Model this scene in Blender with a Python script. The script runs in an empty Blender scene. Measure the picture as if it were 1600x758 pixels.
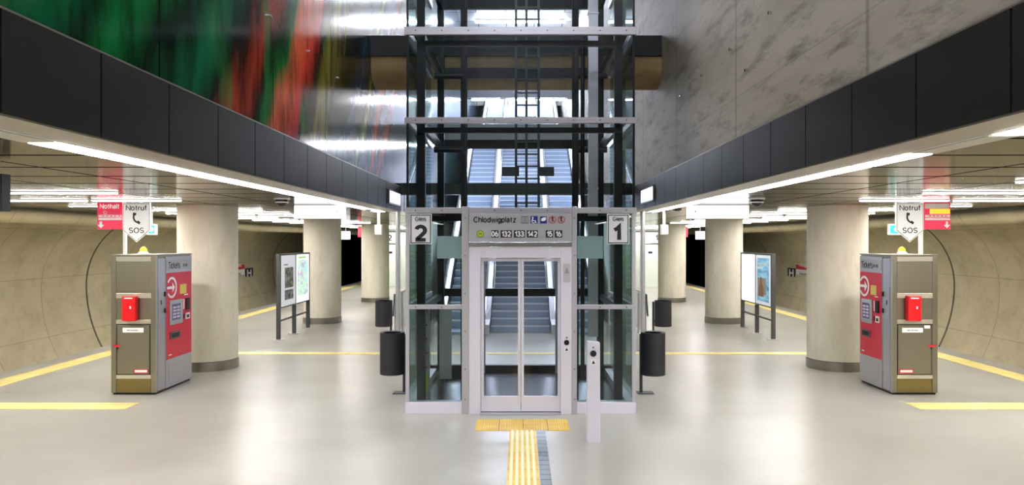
import bpy, bmesh, math, random
from mathutils import Vector, Matrix
random.seed(7)
S = bpy.context.scene
COL = S.collection
F, CX, CY, CH = 1150.0, 813.0, 376.0, 2.3      # focal length in px of a 1600 px wide frame, vanishing point, camera height

# ------------------------------------------------------------------ camera, world, exposure
cd = bpy.data.cameras.new('camera'); cam = bpy.data.objects.new('camera', cd); COL.objects.link(cam)
cam.location = (0, 0, CH); cam.rotation_euler = (math.pi/2, 0, 0)
cd.sensor_width = 36; cd.lens = 36*F/1600
cd.shift_x = -(CX-800)/1600; cd.shift_y = -(379-CY)/1600
cd.clip_end = 300
S.camera = cam
w = bpy.data.worlds.new('world'); S.world = w; w.use_nodes = True
w.node_tree.nodes['Background'].inputs[0].default_value = (.8, .85, 1, 1)
w.node_tree.nodes['Background'].inputs[1].default_value = 0.02
S.view_settings.view_transform = 'Standard'; S.view_settings.look = 'None'
S.view_settings.exposure = 0.86; S.view_settings.gamma = 1
LAMP = 30.0          # radiance of the ceiling tubes
HALL = 80.0          # radiance of the lamps of the upper hall

# ------------------------------------------------------------------ materials
def lin(c):
    if isinstance(c, str):
        c = [int(c[i:i+2], 16)/255 for i in (0, 2, 4)]
    return tuple((v/12.92 if v <= .04045 else ((v+.055)/1.055)**2.4) for v in c)+(1,)

def M(name, color, rough=.5, metal=0., emit=None, estr=0., spec=.5, alpha=None, coat=0):
    m = bpy.data.materials.new(name); m.use_nodes = True
    b = m.node_tree.nodes['Principled BSDF']
    b.inputs['Base Color'].default_value = lin(color)
    b.inputs['Roughness'].default_value = rough; b.inputs['Metallic'].default_value = metal
    b.inputs['Specular IOR Level'].default_value = spec
    b.inputs['Coat Weight'].default_value = coat
    if emit is not None:
        b.inputs['Emission Color'].default_value = lin(emit); b.inputs['Emission Strength'].default_value = estr
    return m

class G:
    """tiny node-graph helper"""
    def __init__(s, m): s.t = m.node_tree; s.b = s.t.nodes['Principled BSDF']
    def n(s, typ, **kw):
        x = s.t.nodes.new('ShaderNode'+typ)
        for k, v in kw.items():
            if k.startswith('i_'): x.inputs[k[2:].replace('_', ' ')].default_value = v
            else: setattr(x, k, v)
        return x
    def l(s, a, b): s.t.links.new(a, b)
    def math(s, op, a, b=None, c=None):
        x = s.n('Math', operation=op)
        for i, v in enumerate((a, b, c)):
            if v is None: continue
            if isinstance(v, (int, float)): x.inputs[i].default_value = v
            else: s.l(v, x.inputs[i])
        return x.outputs[0]
    def ramp(s, fac, stops, interp='LINEAR'):
        r = s.n('ValToRGB'); r.color_ramp.interpolation = interp
        e = r.color_ramp.elements
        while len(e) < len(stops): e.new(.5)
        for el, (p, c) in zip(e, stops):
            el.position = p; el.color = c if len(c) == 4 else tuple(c)+(1,)
        s.l(fac, r.inputs[0]); return r.outputs[0]
    def mix(s, fac, a, b, mode='MIX'):
        x = s.n('Mix', data_type='RGBA', blend_type=mode)
        for i, v in ((0, fac), (6, a), (7, b)):
            if isinstance(v, (int, float)): x.inputs[i].default_value = v
            elif isinstance(v, tuple): x.inputs[i].default_value = v
            else: s.l(v, x.inputs[i])
        return x.outputs[2]
    def pos(s): return s.n('NewGeometry').outputs['Position']
    def noise(s, vec, scale, detail=4, sc=(1, 1, 1), rough=.6, rot=(0, 0, 0), dist=0):
        mp = s.n('Mapping'); mp.inputs['Scale'].default_value = sc; mp.inputs['Rotation'].default_value = rot
        s.l(vec, mp.inputs[0])
        n = s.n('TexNoise'); n.inputs['Scale'].default_value = scale; n.inputs['Detail'].default_value = detail
        n.inputs['Roughness'].default_value = rough; n.inputs['Distortion'].default_value = dist
        s.l(mp.outputs[0], n.inputs['Vector']); return n.outputs[0]
    def line(s, coord, period, offset, width):
        """1 on a thin line every period"""
        a = s.math('SUBTRACT', coord, offset)
        a = s.math('DIVIDE', a, period)
        a = s.math('FRACT', s.math('ADD', a, 100.5))
        a = s.math('ABSOLUTE', s.math('SUBTRACT', a, .5))
        return s.math('LESS_THAN', a, width/period/2)
    def bump(s, h, strength=.2, dist=.02):
        b = s.n('Bump'); b.inputs['Strength'].default_value = strength; b.inputs['Distance'].default_value = dist
        s.l(h, b.inputs['Height']); s.l(b.outputs[0], s.b.inputs['Normal'])

def brushed(name, color, rough=.3, metal=1., vertical=True):
    m = M(name, color, rough, metal); g = G(m)
    n = g.noise(g.pos(), 10, 3, (30, 30, .25) if vertical else (.2, .2, 40))
    r = g.n('MapRange'); r.inputs[3].default_value = rough*.8; r.inputs[4].default_value = rough*1.3
    g.l(n, r.inputs[0]); g.l(r.outputs[0], g.b.inputs['Roughness'])
    c = lin(color)
    g.l(g.ramp(n, [(.3, tuple(v*.95 for v in c[:3])), (.7, tuple(min(1, v*1.03) for v in c[:3]))]), g.b.inputs['Base Color'])
    return m

def glass(name, tint, refl=1.0, rough=0.0):
    m = bpy.data.materials.new(name); m.use_nodes = True; t = m.node_tree; t.nodes.clear()
    o = t.nodes.new('ShaderNodeOutputMaterial'); mx = t.nodes.new('ShaderNodeMixShader')
    tr = t.nodes.new('ShaderNodeBsdfTransparent'); tr.inputs[0].default_value = tint
    gl = t.nodes.new('ShaderNodeBsdfGlossy'); gl.inputs['Roughness'].default_value = rough
    fr = t.nodes.new('ShaderNodeFresnel'); fr.inputs[0].default_value = 1.5
    mu = t.nodes.new('ShaderNodeMath'); mu.operation = 'MULTIPLY'; mu.inputs[1].default_value = refl
    t.links.new(fr.outputs[0], mu.inputs[0]); t.links.new(mu.outputs[0], mx.inputs[0])
    t.links.new(tr.outputs[0], mx.inputs[1]); t.links.new(gl.outputs[0], mx.inputs[2]); t.links.new(mx.outputs[0], o.inputs[0])
    return m

# polished floor
floor_m = M('polished_screed', 'b9b4a8', .3, spec=.4); g = G(floor_m)
p = g.pos(); sx = g.n('SeparateXYZ'); g.l(p, sx.inputs[0])
n1 = g.noise(p, .5, 3, rough=.5); n2 = g.noise(p, 30, 3)
c = g.ramp(n1, [(.3, lin('99968e')), (.7, lin('afaca4'))])
c = g.mix(g.math('MULTIPLY', n2, .12), c, lin('8f897b'))
ln = g.math('MAXIMUM', g.line(sx.outputs[0], 5.6, 2.8, .008), g.line(sx.outputs[1], 7.2, 4.4, .008))
c = g.mix(g.math('MULTIPLY', ln, .4), c, lin('8f8a7e'))
g.l(c, g.b.inputs['Base Color'])
r = g.n('MapRange'); r.inputs[3].default_value = .26; r.inputs[4].default_value = .34
g.l(g.noise(p, .8, 2), r.inputs[0]); g.l(r.outputs[0], g.b.inputs['Roughness'])

def concrete(name, lo, hi, stain, joints=None, uv=False, smear=(1, 1, 1), rough=.75, scale=1.2, samt=.5, rot=(0, 0, 0), spec=.3):
    m = M(name, hi, rough, spec=spec); g = G(m)
    if uv: vec = g.n('TexCoord').outputs['UV']
    else: vec = g.pos()
    n1 = g.noise(vec, scale, 8, smear, .6, rot, .3); n2 = g.noise(vec, scale*3.1, 6, smear, .7, rot); n3 = g.noise(vec, 40, 3)
    c = g.ramp(n1, [(.32, lin(lo)), (.68, lin(hi))])
    k = g.ramp(n2, [(.5, (0, 0, 0, 1)), (.72, (1, 1, 1, 1))])
    c = g.mix(g.math('MULTIPLY', k, samt), c, lin(stain))
    c = g.mix(g.math('MULTIPLY', n3, .1), c, lin(stain))
    if joints:
        s3 = g.n('SeparateXYZ'); g.l(vec, s3.inputs[0])
        for ax, per, off, wd, amt in joints:
            c = g.mix(g.math('MULTIPLY', g.line(s3.outputs[ax], per, off, wd), amt), c, lin('3a3226'))
    g.l(c, g.b.inputs['Base Color']); g.bump(n2, .15, .02)
    return m

vault_m = concrete('vault_concrete', 'd5c9a6', 'ecdfbd', 'ab9b78', [(0, 16.8, 22.3, .09, .8), (0, 2.1, 20.2, .03, .3), (1, 1.75, .35, .02, .3)], uv=True, scale=.6, samt=.4)
column_m = concrete('column_concrete', 'd5cebc', 'e6e0d0', 'b2a68f', None, smear=(2, 2, .6), scale=1.1, samt=.3, rough=.8, spec=.2)
raw_m = concrete('raw_wall_concrete', 'a0978a', 'b8afa2', '574e45', [(1, 3.13, 5.13, .05, .35), (2, 2.6, 3.9, .015, .2)], smear=(1, .45, 2.2), rot=(.6, 0, 0), scale=.9, samt=.8, rough=.6)
strut_m = concrete('strut_concrete', '8c7550', 'a48b62', '6b5636', None, scale=1.5, samt=.4)
pale_m = M('pale_wall_panel', 'c9d3c6', .4)
back_m = M('painted_wall', '77756f', .6)

# bronze coloured ceiling panels with joints
ceil_m = M('ceiling_panels', '8a7f6d', .16, 0, spec=.5); ceil_m.node_tree.nodes['Principled BSDF'].inputs['IOR'].default_value = 1.18; g = G(ceil_m); p = g.pos(); sx = g.n('SeparateXYZ'); g.l(p, sx.inputs[0])
ax = g.math('ABSOLUTE', sx.outputs[0])
ln = g.math('MAXIMUM', g.line(sx.outputs[1], .88, 6.22, .06), g.line(ax, 1.16, 4.06, .035))
n = g.noise(p, .8, 3)
c = g.ramp(n, [(.3, lin('564c3b')), (.7, lin('695e4a'))])
g.l(g.math('MULTIPLY', g.math('SUBTRACT', 1.0, ln), .5), g.b.inputs['Specular IOR Level']); c = g.mix(ln, c, lin('0e0b07')); g.l(c, g.b.inputs['Base Color'])
r = g.n('MapRange'); r.inputs[3].default_value = .11; r.inputs[4].default_value = .17
g.l(g.noise(p, 3, 3, (1, 8, 1)), r.inputs[0]); g.l(r.outputs[0], g.b.inputs['Roughness'])

hallceil_m = M('hall_ceiling_panels', 'c4c6c8', .4, .1); g = G(hallceil_m); p = g.pos(); sx = g.n('SeparateXYZ'); g.l(p, sx.inputs[0])
ln = g.math('MAXIMUM', g.line(sx.outputs[1], 1.2, 0, .05), g.line(sx.outputs[0], 1.2, .6, .04))
g.l(g.mix(ln, lin('c4c6c8'), lin('3a3d42')), g.b.inputs['Base Color'])

fascia_m = M('charcoal_panel', '38383a', .45, 0, spec=.2); g = G(fascia_m)
g.l(g.ramp(g.noise(g.pos(), 1.1, 5), [(.3, lin('1a1918')), (.75, lin('232221'))]), g.b.inputs['Base Color'])
perf_m = M('perforated_strip', '7d766b', .4, .6); g = G(perf_m)
v = g.n('TexVoronoi'); v.inputs['Scale'].default_value = 60; v.inputs['Randomness'].default_value = 0
g.l(g.pos(), v.inputs['Vector'])
g.l(g.ramp(v.outputs['Distance'], [(.25, lin('4d483f')), (.35, lin('a39c8e'))]), g.b.inputs['Base Color'])

# the long abstract painting behind glossy varnish
art_m = M('glossy_abstract_painting', '102010', .13, spec=.5); art_m.node_tree.nodes['Principled BSDF'].inputs['IOR'].default_value = 1.17; g = G(art_m); p = g.pos()
s3 = g.n('SeparateXYZ'); g.l(p, s3.inputs[0])
u = g.math('SUBTRACT', s3.outputs[1], g.math('MULTIPLY', g.math('SUBTRACT', s3.outputs[2], 3.4), .75))
nn = g.noise(p, .9, 4, (1, 1.2, .35)); u = g.math('ADD', u, g.math('MULTIPLY', g.math('SUBTRACT', nn, .5), 1.6))
u = g.math('DIVIDE', g.math('SUBTRACT', u, 2), 14)
cols = [(2.2, '0a3530'), (2.9, '6a5a38'), (3.5, '0d4b2e'), (4.1, '0a2418'), (4.5, '0e5a2c'), (5.0, '0b1812'), (5.5, '124f36'), (6.0, '10100e'), (6.5, '7a2c20'), (6.85, '10180e'),
        (7.2, '1a5226'), (7.5, 'b4583a'), (8.0, 'a8352a'), (8.35, '14120f'), (8.8, '6b682c'), (9.4, '4f4b23'), (9.9, '191d18'), (10.4, '2c4a63'), (10.9, '2a2f2c'), (11.3, '7f8f3a'), (11.6, '27323d'), (12.1, '45545e'), (12.6, 'b4503a'), (12.9, '252b34'), (13.5, '9c4634'), (13.9, '2f3944')]
base = g.ramp(u, [((q-2)/14, lin(k)) for q, k in cols])
st = g.noise(p, 2.2, 6, (1, 2.6, .5), .6, (-.55, 0, 0))
base = g.mix(1.0, base, (1.5, 1.5, 1.5, 1), 'MULTIPLY')
base = g.mix(g.ramp(st, [(.36, (.6, .6, .6, 1)), (.52, (0, 0, 0, 1))]), base, lin('0d100d'))
hue = g.noise(p, 1.1, 3, (1, 1.6, .6), .5, (-.6, 0, 0))
base = g.mix(g.ramp(hue, [(.58, (0, 0, 0, 1)), (.7, (.6, .6, .6, 1))]), base, lin('2b7a3e'))
base = g.mix(g.line(s3.outputs[1], 2.4, 5.22, .02), base, lin('050505'))
g.l(base, g.b.inputs['Base Color'])

steel = brushed('brushed_steel', 'c2c0c6', .3, .6)
steel_h = brushed('brushed_steel_rail', 'bebcc4', .28, .6, vertical=False)
portal_m = brushed('portal_steel', 'e0deea', .36, .35)
warmsteel = brushed('machine_steel', '97907f', .33, .85)
sidesteel = brushed('machine_side_steel', 'b6b6b9', .33, .7)
brass = brushed('brassy_kick_steel', '8f7f52', .3, .85, False)
chrome = M('chrome', 'd8d8da', .12, 1)
darksteel = M('dark_steel', '0e0e11', .4, 0, spec=.3)
greyfr = M('board_frame_grey', '4a4c4b', .45, .3)
black = M('black_matte', '0c0c0d', .5)
blackg = M('black_gloss', '0a0a0c', .15)
binm = M('bin_charcoal', '202226', .55)
white = M('white_enamel', 'efeeea', .35)
signgrey = M('sign_grey', 'a9a9ad', .4, .2)
red = M('signal_red', 'd21f3c', .4)
boxred = M('call_box_red', 'e0121c', .35)
pinkred = M('emergency_sign_red', 'e4234f', .4, emit='e4234f', estr=.22)
yellow = M('beacon_yellow', 'f0dc2a', .35)
blue = M('pictogram_blue', '17237e', .4)
teal = M('exit_teal', '1c9a90', .4, emit='1c9a90', estr=.5)
lime = M('stop_sign_lime', 'b7c83a', .4)
ink = M('lettering_black', '101012', .5)
inkw = M('lettering_white', 'f4f4f4', .5)
redline = M('prohibition_red', 'b03038', .5)
litwhite = M('lit_sign_white', 'ffffff', .4, emit='f4f2ff', estr=1.3)
litpanel = M('lit_poster_white', 'ffffff', .4, emit='f4f8ff', estr=.9)
litpaper = M('lit_paper', 'd8dadf', .5, emit='dfe2ea', estr=.25)
shieldw = M('emergency_shield_white', 'f7f7f2', .4, emit='ffffff', estr=.12)
tube = M('lamp_diffuser', 'ffffff', .4, emit='fffcf8', estr=1.6)
louvre = M('lamp_louvre', 'ffffff', .4, emit='fffcf8', estr=LAMP*2.4)
stripm = M('lamp_diffuser_strip', 'ffffff', .4, emit='fffcf8', estr=LAMP*.4)
hallm = M('hall_lamp_diffuser', 'ffffff', .4, emit='f2f4ff', estr=HALL)
offm = M('unlit_diffuser', 'b8b2a4', .4)
carfloor = M('dark_car_floor', '08080a', .15)
tread = brushed('stair_tread_steel', '98a8c0', .4, .3, False)
rubber = M('handrail_rubber', '0d0d0f', .35)
clear = glass('clear_shaft_glass', (.94, .96, .975, 1), .5)
tinted = glass('tinted_side_glass', (.6, .69, .66, 1), .55)
fronttint = glass('tinted_front_glass', (.8, .86, .85, 1), .6)
frost = M('frosted_plate', 'dbe6ec', .35)
unlit_dark_m = M('unlit_tunnel_dark', '0a0a0a', .9, spec=.1)  # near-black colour paints in the darkness of the unlit tunnel
ballast = concrete('track_bed', '3d3832', '57514a', '26221e')

# tactile tiles
def tact(name, vertical):
    m = M(name, 'd9b548', .5); g = G(m); p = g.pos(); s3 = g.n('SeparateXYZ'); g.l(p, s3.inputs[0])
    c = g.ramp(g.noise(p, 3, 4), [(.3, lin('cfa83e')), (.7, lin('e6c765'))])
    ln = g.math('MAXIMUM', g.line(s3.outputs[0], .3, .035, .008), g.line(s3.outputs[1], .3, .17, .008))
    g.l(g.mix(ln, c, lin('7c5f22')), g.b.inputs['Base Color'])
    return m
tact_m = tact('tactile_yellow', True)
strip_m = M('edge_line_yellow', 'ddc45a', .5); g = G(strip_m); p = g.pos(); s3 = g.n('SeparateXYZ'); g.l(p, s3.inputs[0])
g.l(g.mix(g.math('MAXIMUM', g.line(s3.outputs[1], .6, .1, .01), g.math('MULTIPLY', g.line(s3.outputs[0], .3, .1, .008), .6)), g.ramp(g.noise(p, 2.2, 4), [(.3, lin('dac878')), (.7, lin('eadb96'))]), lin('a5893a')), g.b.inputs['Base Color'])
guide_m = M('guide_stripe_ivory', 'ece0b4', .5)
cobble = M('dark_slate_setts', '35363a', .3)

# ------------------------------------------------------------------ mesh builder
class MB:
    def __init__(s): s.v = []; s.f = []; s.sm = []; s.uv = None
    def add(s, vs, fs, smooth=False):
        b = len(s.v); s.v += [Vector(v) for v in vs]
        for f in fs: s.f.append(tuple(i+b for i in f)); s.sm.append(smooth)
        return s
    def box(s, x0, x1, y0, y1, z0, z1):
        x0, x1 = min(x0, x1), max(x0, x1)
        vs = [(x, y, z) for z in (z0, z1) for y in (y0, y1) for x in (x0, x1)]
        return s.add(vs, [(0, 2, 3, 1), (4, 5, 7, 6), (0, 1, 5, 4), (2, 6, 7, 3), (0, 4, 6, 2), (1, 3, 7, 5)])
    def obox(s, c, size, R=None):
        """box of given size, centre c, rotated by matrix R"""
        R = R or Matrix.Identity(3); hx, hy, hz = [q/2 for q in size]
        vs = [Vector(c)+R @ Vector((x, y, z)) for z in (-hz, hz) for y in (-hy, hy) for x in (-hx, hx)]
        return s.add(vs, [(0, 2, 3, 1), (4, 5, 7, 6), (0, 1, 5, 4), (2, 6, 7, 3), (0, 4, 6, 2), (1, 3, 7, 5)])
    def bar(s, a, b, wx, wy):
        """rectangular bar from a to b"""
        a, b = Vector(a), Vector(b); d = b-a; L = d.length; d.normalize()
        up = Vector((0, 0, 1)) if abs(d.z) < .95 else Vector((0, 1, 0))
        x = d.cross(up).normalized(); z = x.cross(d).normalized()
        R = Matrix((x, d, z)).transposed()
        return s.obox((a+b)/2, (wx, L, wy), R)
    def rod(s, a, b, r, r2=None, n=16, caps=True):
        a, b = Vector(a), Vector(b); r2 = r if r2 is None else r2
        d = (b-a).normalized(); up = Vector((0, 0, 1)) if abs(d.z) < .95 else Vector((1, 0, 0))
        x = d.cross(up).normalized(); y = d.cross(x).normalized()
        vs = []
        for c, rr in ((a, r), (b, r2)):
            for i in range(n):
                t = 2*math.pi*i/n; vs.append(c+(x*math.cos(t)+y*math.sin(t))*rr)
        s.add(vs, [(i, (i+1) % n, n+(i+1) % n, n+i) for i in range(n)], True)
        if caps: s.add(vs, [tuple(range(n-1, -1, -1)), tuple(range(n, 2*n))])
        return s
    def path(s, pts, r, n=10):
        for a, b in zip(pts, pts[1:]): s.rod(a, b, r, n=n)
        return s
    def lathe(s, c, prof, n=48):
        """prof: list of (r, z)"""
        c = Vector(c); k = len(prof); vs = []
        for i in range(n):
            t = 2*math.pi*i/n
            for r, z in prof: vs.append(c+Vector((r*math.cos(t), r*math.sin(t), z)))
        fs = []
        for i in range(n):
            j = (i+1) % n
            for q in range(k-1): fs.append((i*k+q, j*k+q, j*k+q+1, i*k+q+1))
        return s.add(vs, fs, True)
    def prism(s, poly, axis, a, b):
        """extrude 2D polygon along axis ('x','y','z')"""
        def P(u, v, t): return {'x': (t, u, v), 'y': (u, t, v), 'z': (u, v, t)}[axis]
        n = len(poly); vs = [P(u, v, a) for u, v in poly]+[P(u, v, b) for u, v in poly]
        return s.add(vs, [tuple(range(n)), tuple(range(2*n-1, n-1, -1))]+[(i, n+i, n+(i+1) % n, (i+1) % n) for i in range(n)])
    def ring(s, c, r0, r1, y0, y1, n=28, a0=0, a1=2*math.pi):
        """flat ring in the XZ plane"""
        for i in range(n):
            t, u = a0+(a1-a0)*i/n, a0+(a1-a0)*(i+1)/n
            P = lambda r, t: (c[0]+r*math.cos(t), c[1]+r*math.sin(t))
            s.prism([P(r0, t), P(r1, t), P(r1, u), P(r0, u)], 'y', y0, y1)
        return s
    def disc(s, c, r, y0, y1, n=28):
        return s.prism([(c[0]+r*math.cos(2*math.pi*i/n), c[1]+r*math.sin(2*math.pi*i/n)) for i in range(n)], 'y', y0, y1)

ORG = {}
def link(name, data, org, parent, mat=None):
    o = bpy.data.objects.new(name, data); COL.objects.link(o)
    ORG[o] = Vector(org)
    if parent: o.parent = parent; o.location = ORG[o]-ORG[parent]
    else: o.location = ORG[o]
    return o
def build(name, mb, mat, parent=None, bevel=0):
    xs = [v.x for v in mb.v]; ys = [v.y for v in mb.v]; zs = [v.z for v in mb.v]
    org = Vector(((min(xs)+max(xs))/2, (min(ys)+max(ys))/2, (min(zs)+max(zs))/2 if parent else min(zs)))
    me = bpy.data.meshes.new(name); me.from_pydata([v-org for v in mb.v], [], mb.f)
    bm = bmesh.new(); bm.from_mesh(me)
    for f, sm in zip(bm.faces, mb.sm): f.smooth = sm
    bmesh.ops.recalc_face_normals(bm, faces=bm.faces); bm.to_mesh(me); bm.free()
    if any(mb.sm):
        try: me.set_sharp_from_angle(angle=math.radians(35))
        except Exception: pass
    me.materials.append(mat)
    o = link(name, me, org, parent)
    if bevel:
        b = o.modifiers.new('bevel', 'BEVEL'); b.width = bevel; b.segments = 2; b.limit_method = 'ANGLE'
        b.harden_normals = False
    return o
def thing(name, label, cat, loc, group=None):
    o = bpy.data.objects.new(name, None); COL.objects.link(o); o.location = loc; ORG[o] = Vector(loc)
    o.empty_display_size = .2
    return tag(o, label, cat, group)
def tag(o, label, cat, group=None):
    o['label'] = label; o['category'] = cat
    if group: o['group'] = group
    return o
def struct(name, mb, mat, label=None):
    o = build(name, mb, mat); o['kind'] = 'structure'
    if label: o['label'] = label
    return o
# a plain grotesque alphabet drawn as strokes (cap height .7, x height .5)
def _arc(cx, cy, rx, ry, a0, a1):
    n = max(4, int(abs(a1-a0)/18))
    return [(cx+rx*math.cos(math.radians(a0+(a1-a0)*i/n)), cy+ry*math.sin(math.radians(a0+(a1-a0)*i/n))) for i in range(n+1)]
_el = lambda cx, cy, rx, ry: _arc(cx, cy, rx, ry, 90, 450)
GLY = {
 'C': (.54, [_arc(.28, .35, .27, .35, 42, 318)]), 'G': (.6, [_arc(.29, .35, .28, .35, 45, 340)+[(.57, .33), (.34, .33)]]),
 'O': (.6, [_el(.3, .35, .29, .35)]), 'S': (.48, [_arc(.24, .52, .2, .18, 25, 270)+_arc(.24, .17, .22, .17, 90, -155)]),
 'H': (.5, [[(0, 0), (0, .7)], [(.5, 0), (.5, .7)], [(0, .36), (.5, .36)]]), 'N': (.52, [[(0, 0), (0, .7), (.52, 0), (.52, .7)]]),
 'T': (.52, [[(0, .7), (.52, .7)], [(.26, .7), (.26, 0)]]), 'R': (.48, [[(0, 0), (0, .7), (.28, .7)]+_arc(.28, .53, .18, .17, 90, -90)+[(0, .36)], [(.26, .36), (.48, 0)]]),
 'I': (.0, [[(0, 0), (0, .7)]]),
 'h': (.36, [[(0, 0), (0, .72)], [(0, .3)]+_arc(.18, .32, .18, .18, 170, 0)+[(.36, 0)]]), 'l': (0, [[(0, 0), (0, .72)]]),
 'o': (.4, [_el(.2, .25, .2, .25)]), 'd': (.38, [_el(.19, .25, .19, .25), [(.38, 0), (.38, .72)]]), 'b': (.38, [_el(.19, .25, .19, .25), [(0, 0), (0, .72)]]),
 'w': (.58, [[(0, .5), (.15, 0), (.29, .5), (.43, 0), (.58, .5)]]), 'i': (0, [[(0, 0), (0, .5)], [(0, .63), (0, .72)]]),
 'g': (.38, [_el(.19, .25, .19, .25), [(.38, .5), (.38, -.02)]+_arc(.2, -.02, .18, .17, 0, -150)]), 'p': (.4, [_el(.21, .25, .19, .25), [(0, .5), (0, -.2)]]),
 'a': (.34, [_arc(.17, .34, .16, .16, 160, 0)+[(.33, 0)], [(.33, .29), (.14, .27)]+_arc(.14, .135, .14, .135, 90, 270)+[(.2, .01), (.33, .12)]]),
 't': (.24, [[(.1, .66), (.1, .1)]+_arc(.19, .1, .09, .1, 180, 270), [(0, .5), (.24, .5)]]), 'z': (.34, [[(0, .5), (.32, .5), (0, 0), (.34, 0)]]),
 'e': (.4, [[(.02, .26), (.4, .26)]+_arc(.2, .25, .2, .25, 3, 315)]), 's': (.32, [_arc(.16, .375, .14, .125, 25, 270)+_arc(.16, .125, .155, .125, 90, -155)]),
 'c': (.36, [_arc(.2, .25, .2, .25, 45, 315)]), 'k': (.34, [[(0, 0), (0, .72)], [(.3, .5), (0, .2)], [(.12, .31), (.34, 0)]]),
 'r': (.2, [[(0, 0), (0, .5)], [(0, .3)]+_arc(.2, .3, .2, .2, 170, 90)]), 'u': (.36, [[(0, .5), (0, .18)]+_arc(.18, .18, .18, .18, 180, 360)+[(.36, .18), (.36, .5)], [(.36, .2), (.36, 0)]]),
 'f': (.22, [[(.1, 0), (.1, .55)]+_arc(.22, .58, .12, .14, 170, 90), [(0, .5), (.24, .5)]]), 'n': (.36, [[(0, 0), (0, .5)], [(0, .3)]+_arc(.18, .32, .18, .18, 170, 0)+[(.36, 0)]]),
 '0': (.4, [_el(.2, .35, .2, .35)]), '1': (.22, [[(0, .52), (.12, .58), (.22, .7), (.22, 0)]]),
 '2': (.42, [_arc(.21, .5, .2, .2, 165, -20)+[(.36, .36), (.04, .03)], [(-.03, 0), (.44, 0)]]),
 '3': (.4, [_arc(.19, .53, .18, .17, 160, -90)+_arc(.19, .18, .21, .18, 90, -160)]), '4': (.44, [[(.32, 0), (.32, .7), (0, .2), (.44, .2)]]),
 '5': (.4, [[(.37, .7), (.07, .7), (.03, .36)]+_arc(.19, .22, .21, .22, 125, -150)]), '6': (.42, [_el(.21, .21, .2, .21), _arc(.28, .24, .27, .46, 90, 180)]),
 '@': (.3, [_el(.15, .3, .12, .25), [(.03, .3), (.27, .3)]]), '(': (.12, [_arc(.3, .3, .28, .36, 140, 220)]), ')': (.12, [_arc(-.18, .3, .28, .36, 40, -40)]),
 ' ': (.1, []),
}
def _ribbon(mb, pts, hw, T_):
    P = [Vector(p) for i, p in enumerate(pts) if i == 0 or (Vector(p)-Vector(pts[i-1])).length > 1e-6]
    if len(P) < 2: return
    closed = (P[0]-P[-1]).length < 1e-5
    L_, R_ = [], []
    for i, p in enumerate(P):
        d0 = (p-P[i-1]).normalized() if i > 0 else ((P[0]-P[-2]).normalized() if closed else None)
        d1 = (P[i+1]-p).normalized() if i < len(P)-1 else ((P[1]-P[0]).normalized() if closed else None)
        d0 = d0 or d1; d1 = d1 or d0
        n0, n1 = Vector((-d0.y, d0.x)), Vector((-d1.y, d1.x)); m = n0+n1
        m = m.normalized() if m.length > .2 else n0
        k = hw/max(m.dot(n0), .42)
        L_.append(p+m*k); R_.append(p-m*k)
    for i in range(len(P)-1):
        q = [L_[i], R_[i], R_[i+1], L_[i+1]]
        mb.add([T_(v.x, v.y, 0) for v in q]+[T_(v.x, v.y, 1) for v in q], [(0, 1, 2, 3), (7, 6, 5, 4), (0, 4, 5, 1), (1, 5, 6, 2), (2, 6, 7, 3), (3, 7, 4, 0)])
def text(body, size, loc, mat, parent, face='front', bold=0., align='CENTER', name='lettering', ex=.0015, sx=1.0):
    """size = cap height / .7; bold = extra stroke width"""
    hw = .045+bold*1.1; gap = .13+bold*2.0
    x = 0; place = []
    for ch in body:
        wd, st = GLY[ch]; place.append((x, st)); x += wd+gap+(.0 if ch != ' ' else .08)
    total = x-gap; off = -total/2 if align == 'CENTER' else 0
    k = size*.72/.7; loc = Vector(loc); mb = MB()
    ux, un = {'front': (Vector((1, 0, 0)), Vector((0, -1, 0))), 'right': (Vector((0, 1, 0)), Vector((1, 0, 0))), 'left': (Vector((0, -1, 0)), Vector((-1, 0, 0)))}[face]
    for x0, st in place:
        T_ = lambda u, v, e: loc+ux*((x0+u+off)*k*sx)+Vector((0, 0, (v-.35)*k))+un*(e*ex)
        for p in st: _ribbon(mb, p, hw, T_)
    return build(name, mb, mat, parent)
def copy_tree(o, loc, label=None):
    """copy a thing with its parts and sub-parts"""
    def cp(x, par):
        c = x.copy(); COL.objects.link(c)
        if par: c.parent = par
        for ch in list(x.children): cp(ch, c)
        return c
    kids = list(o.children)
    r = o.copy(); COL.objects.link(r); r.location = loc
    for k in kids: cp(k, r)
    if label: r['label'] = label
    return r

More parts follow.
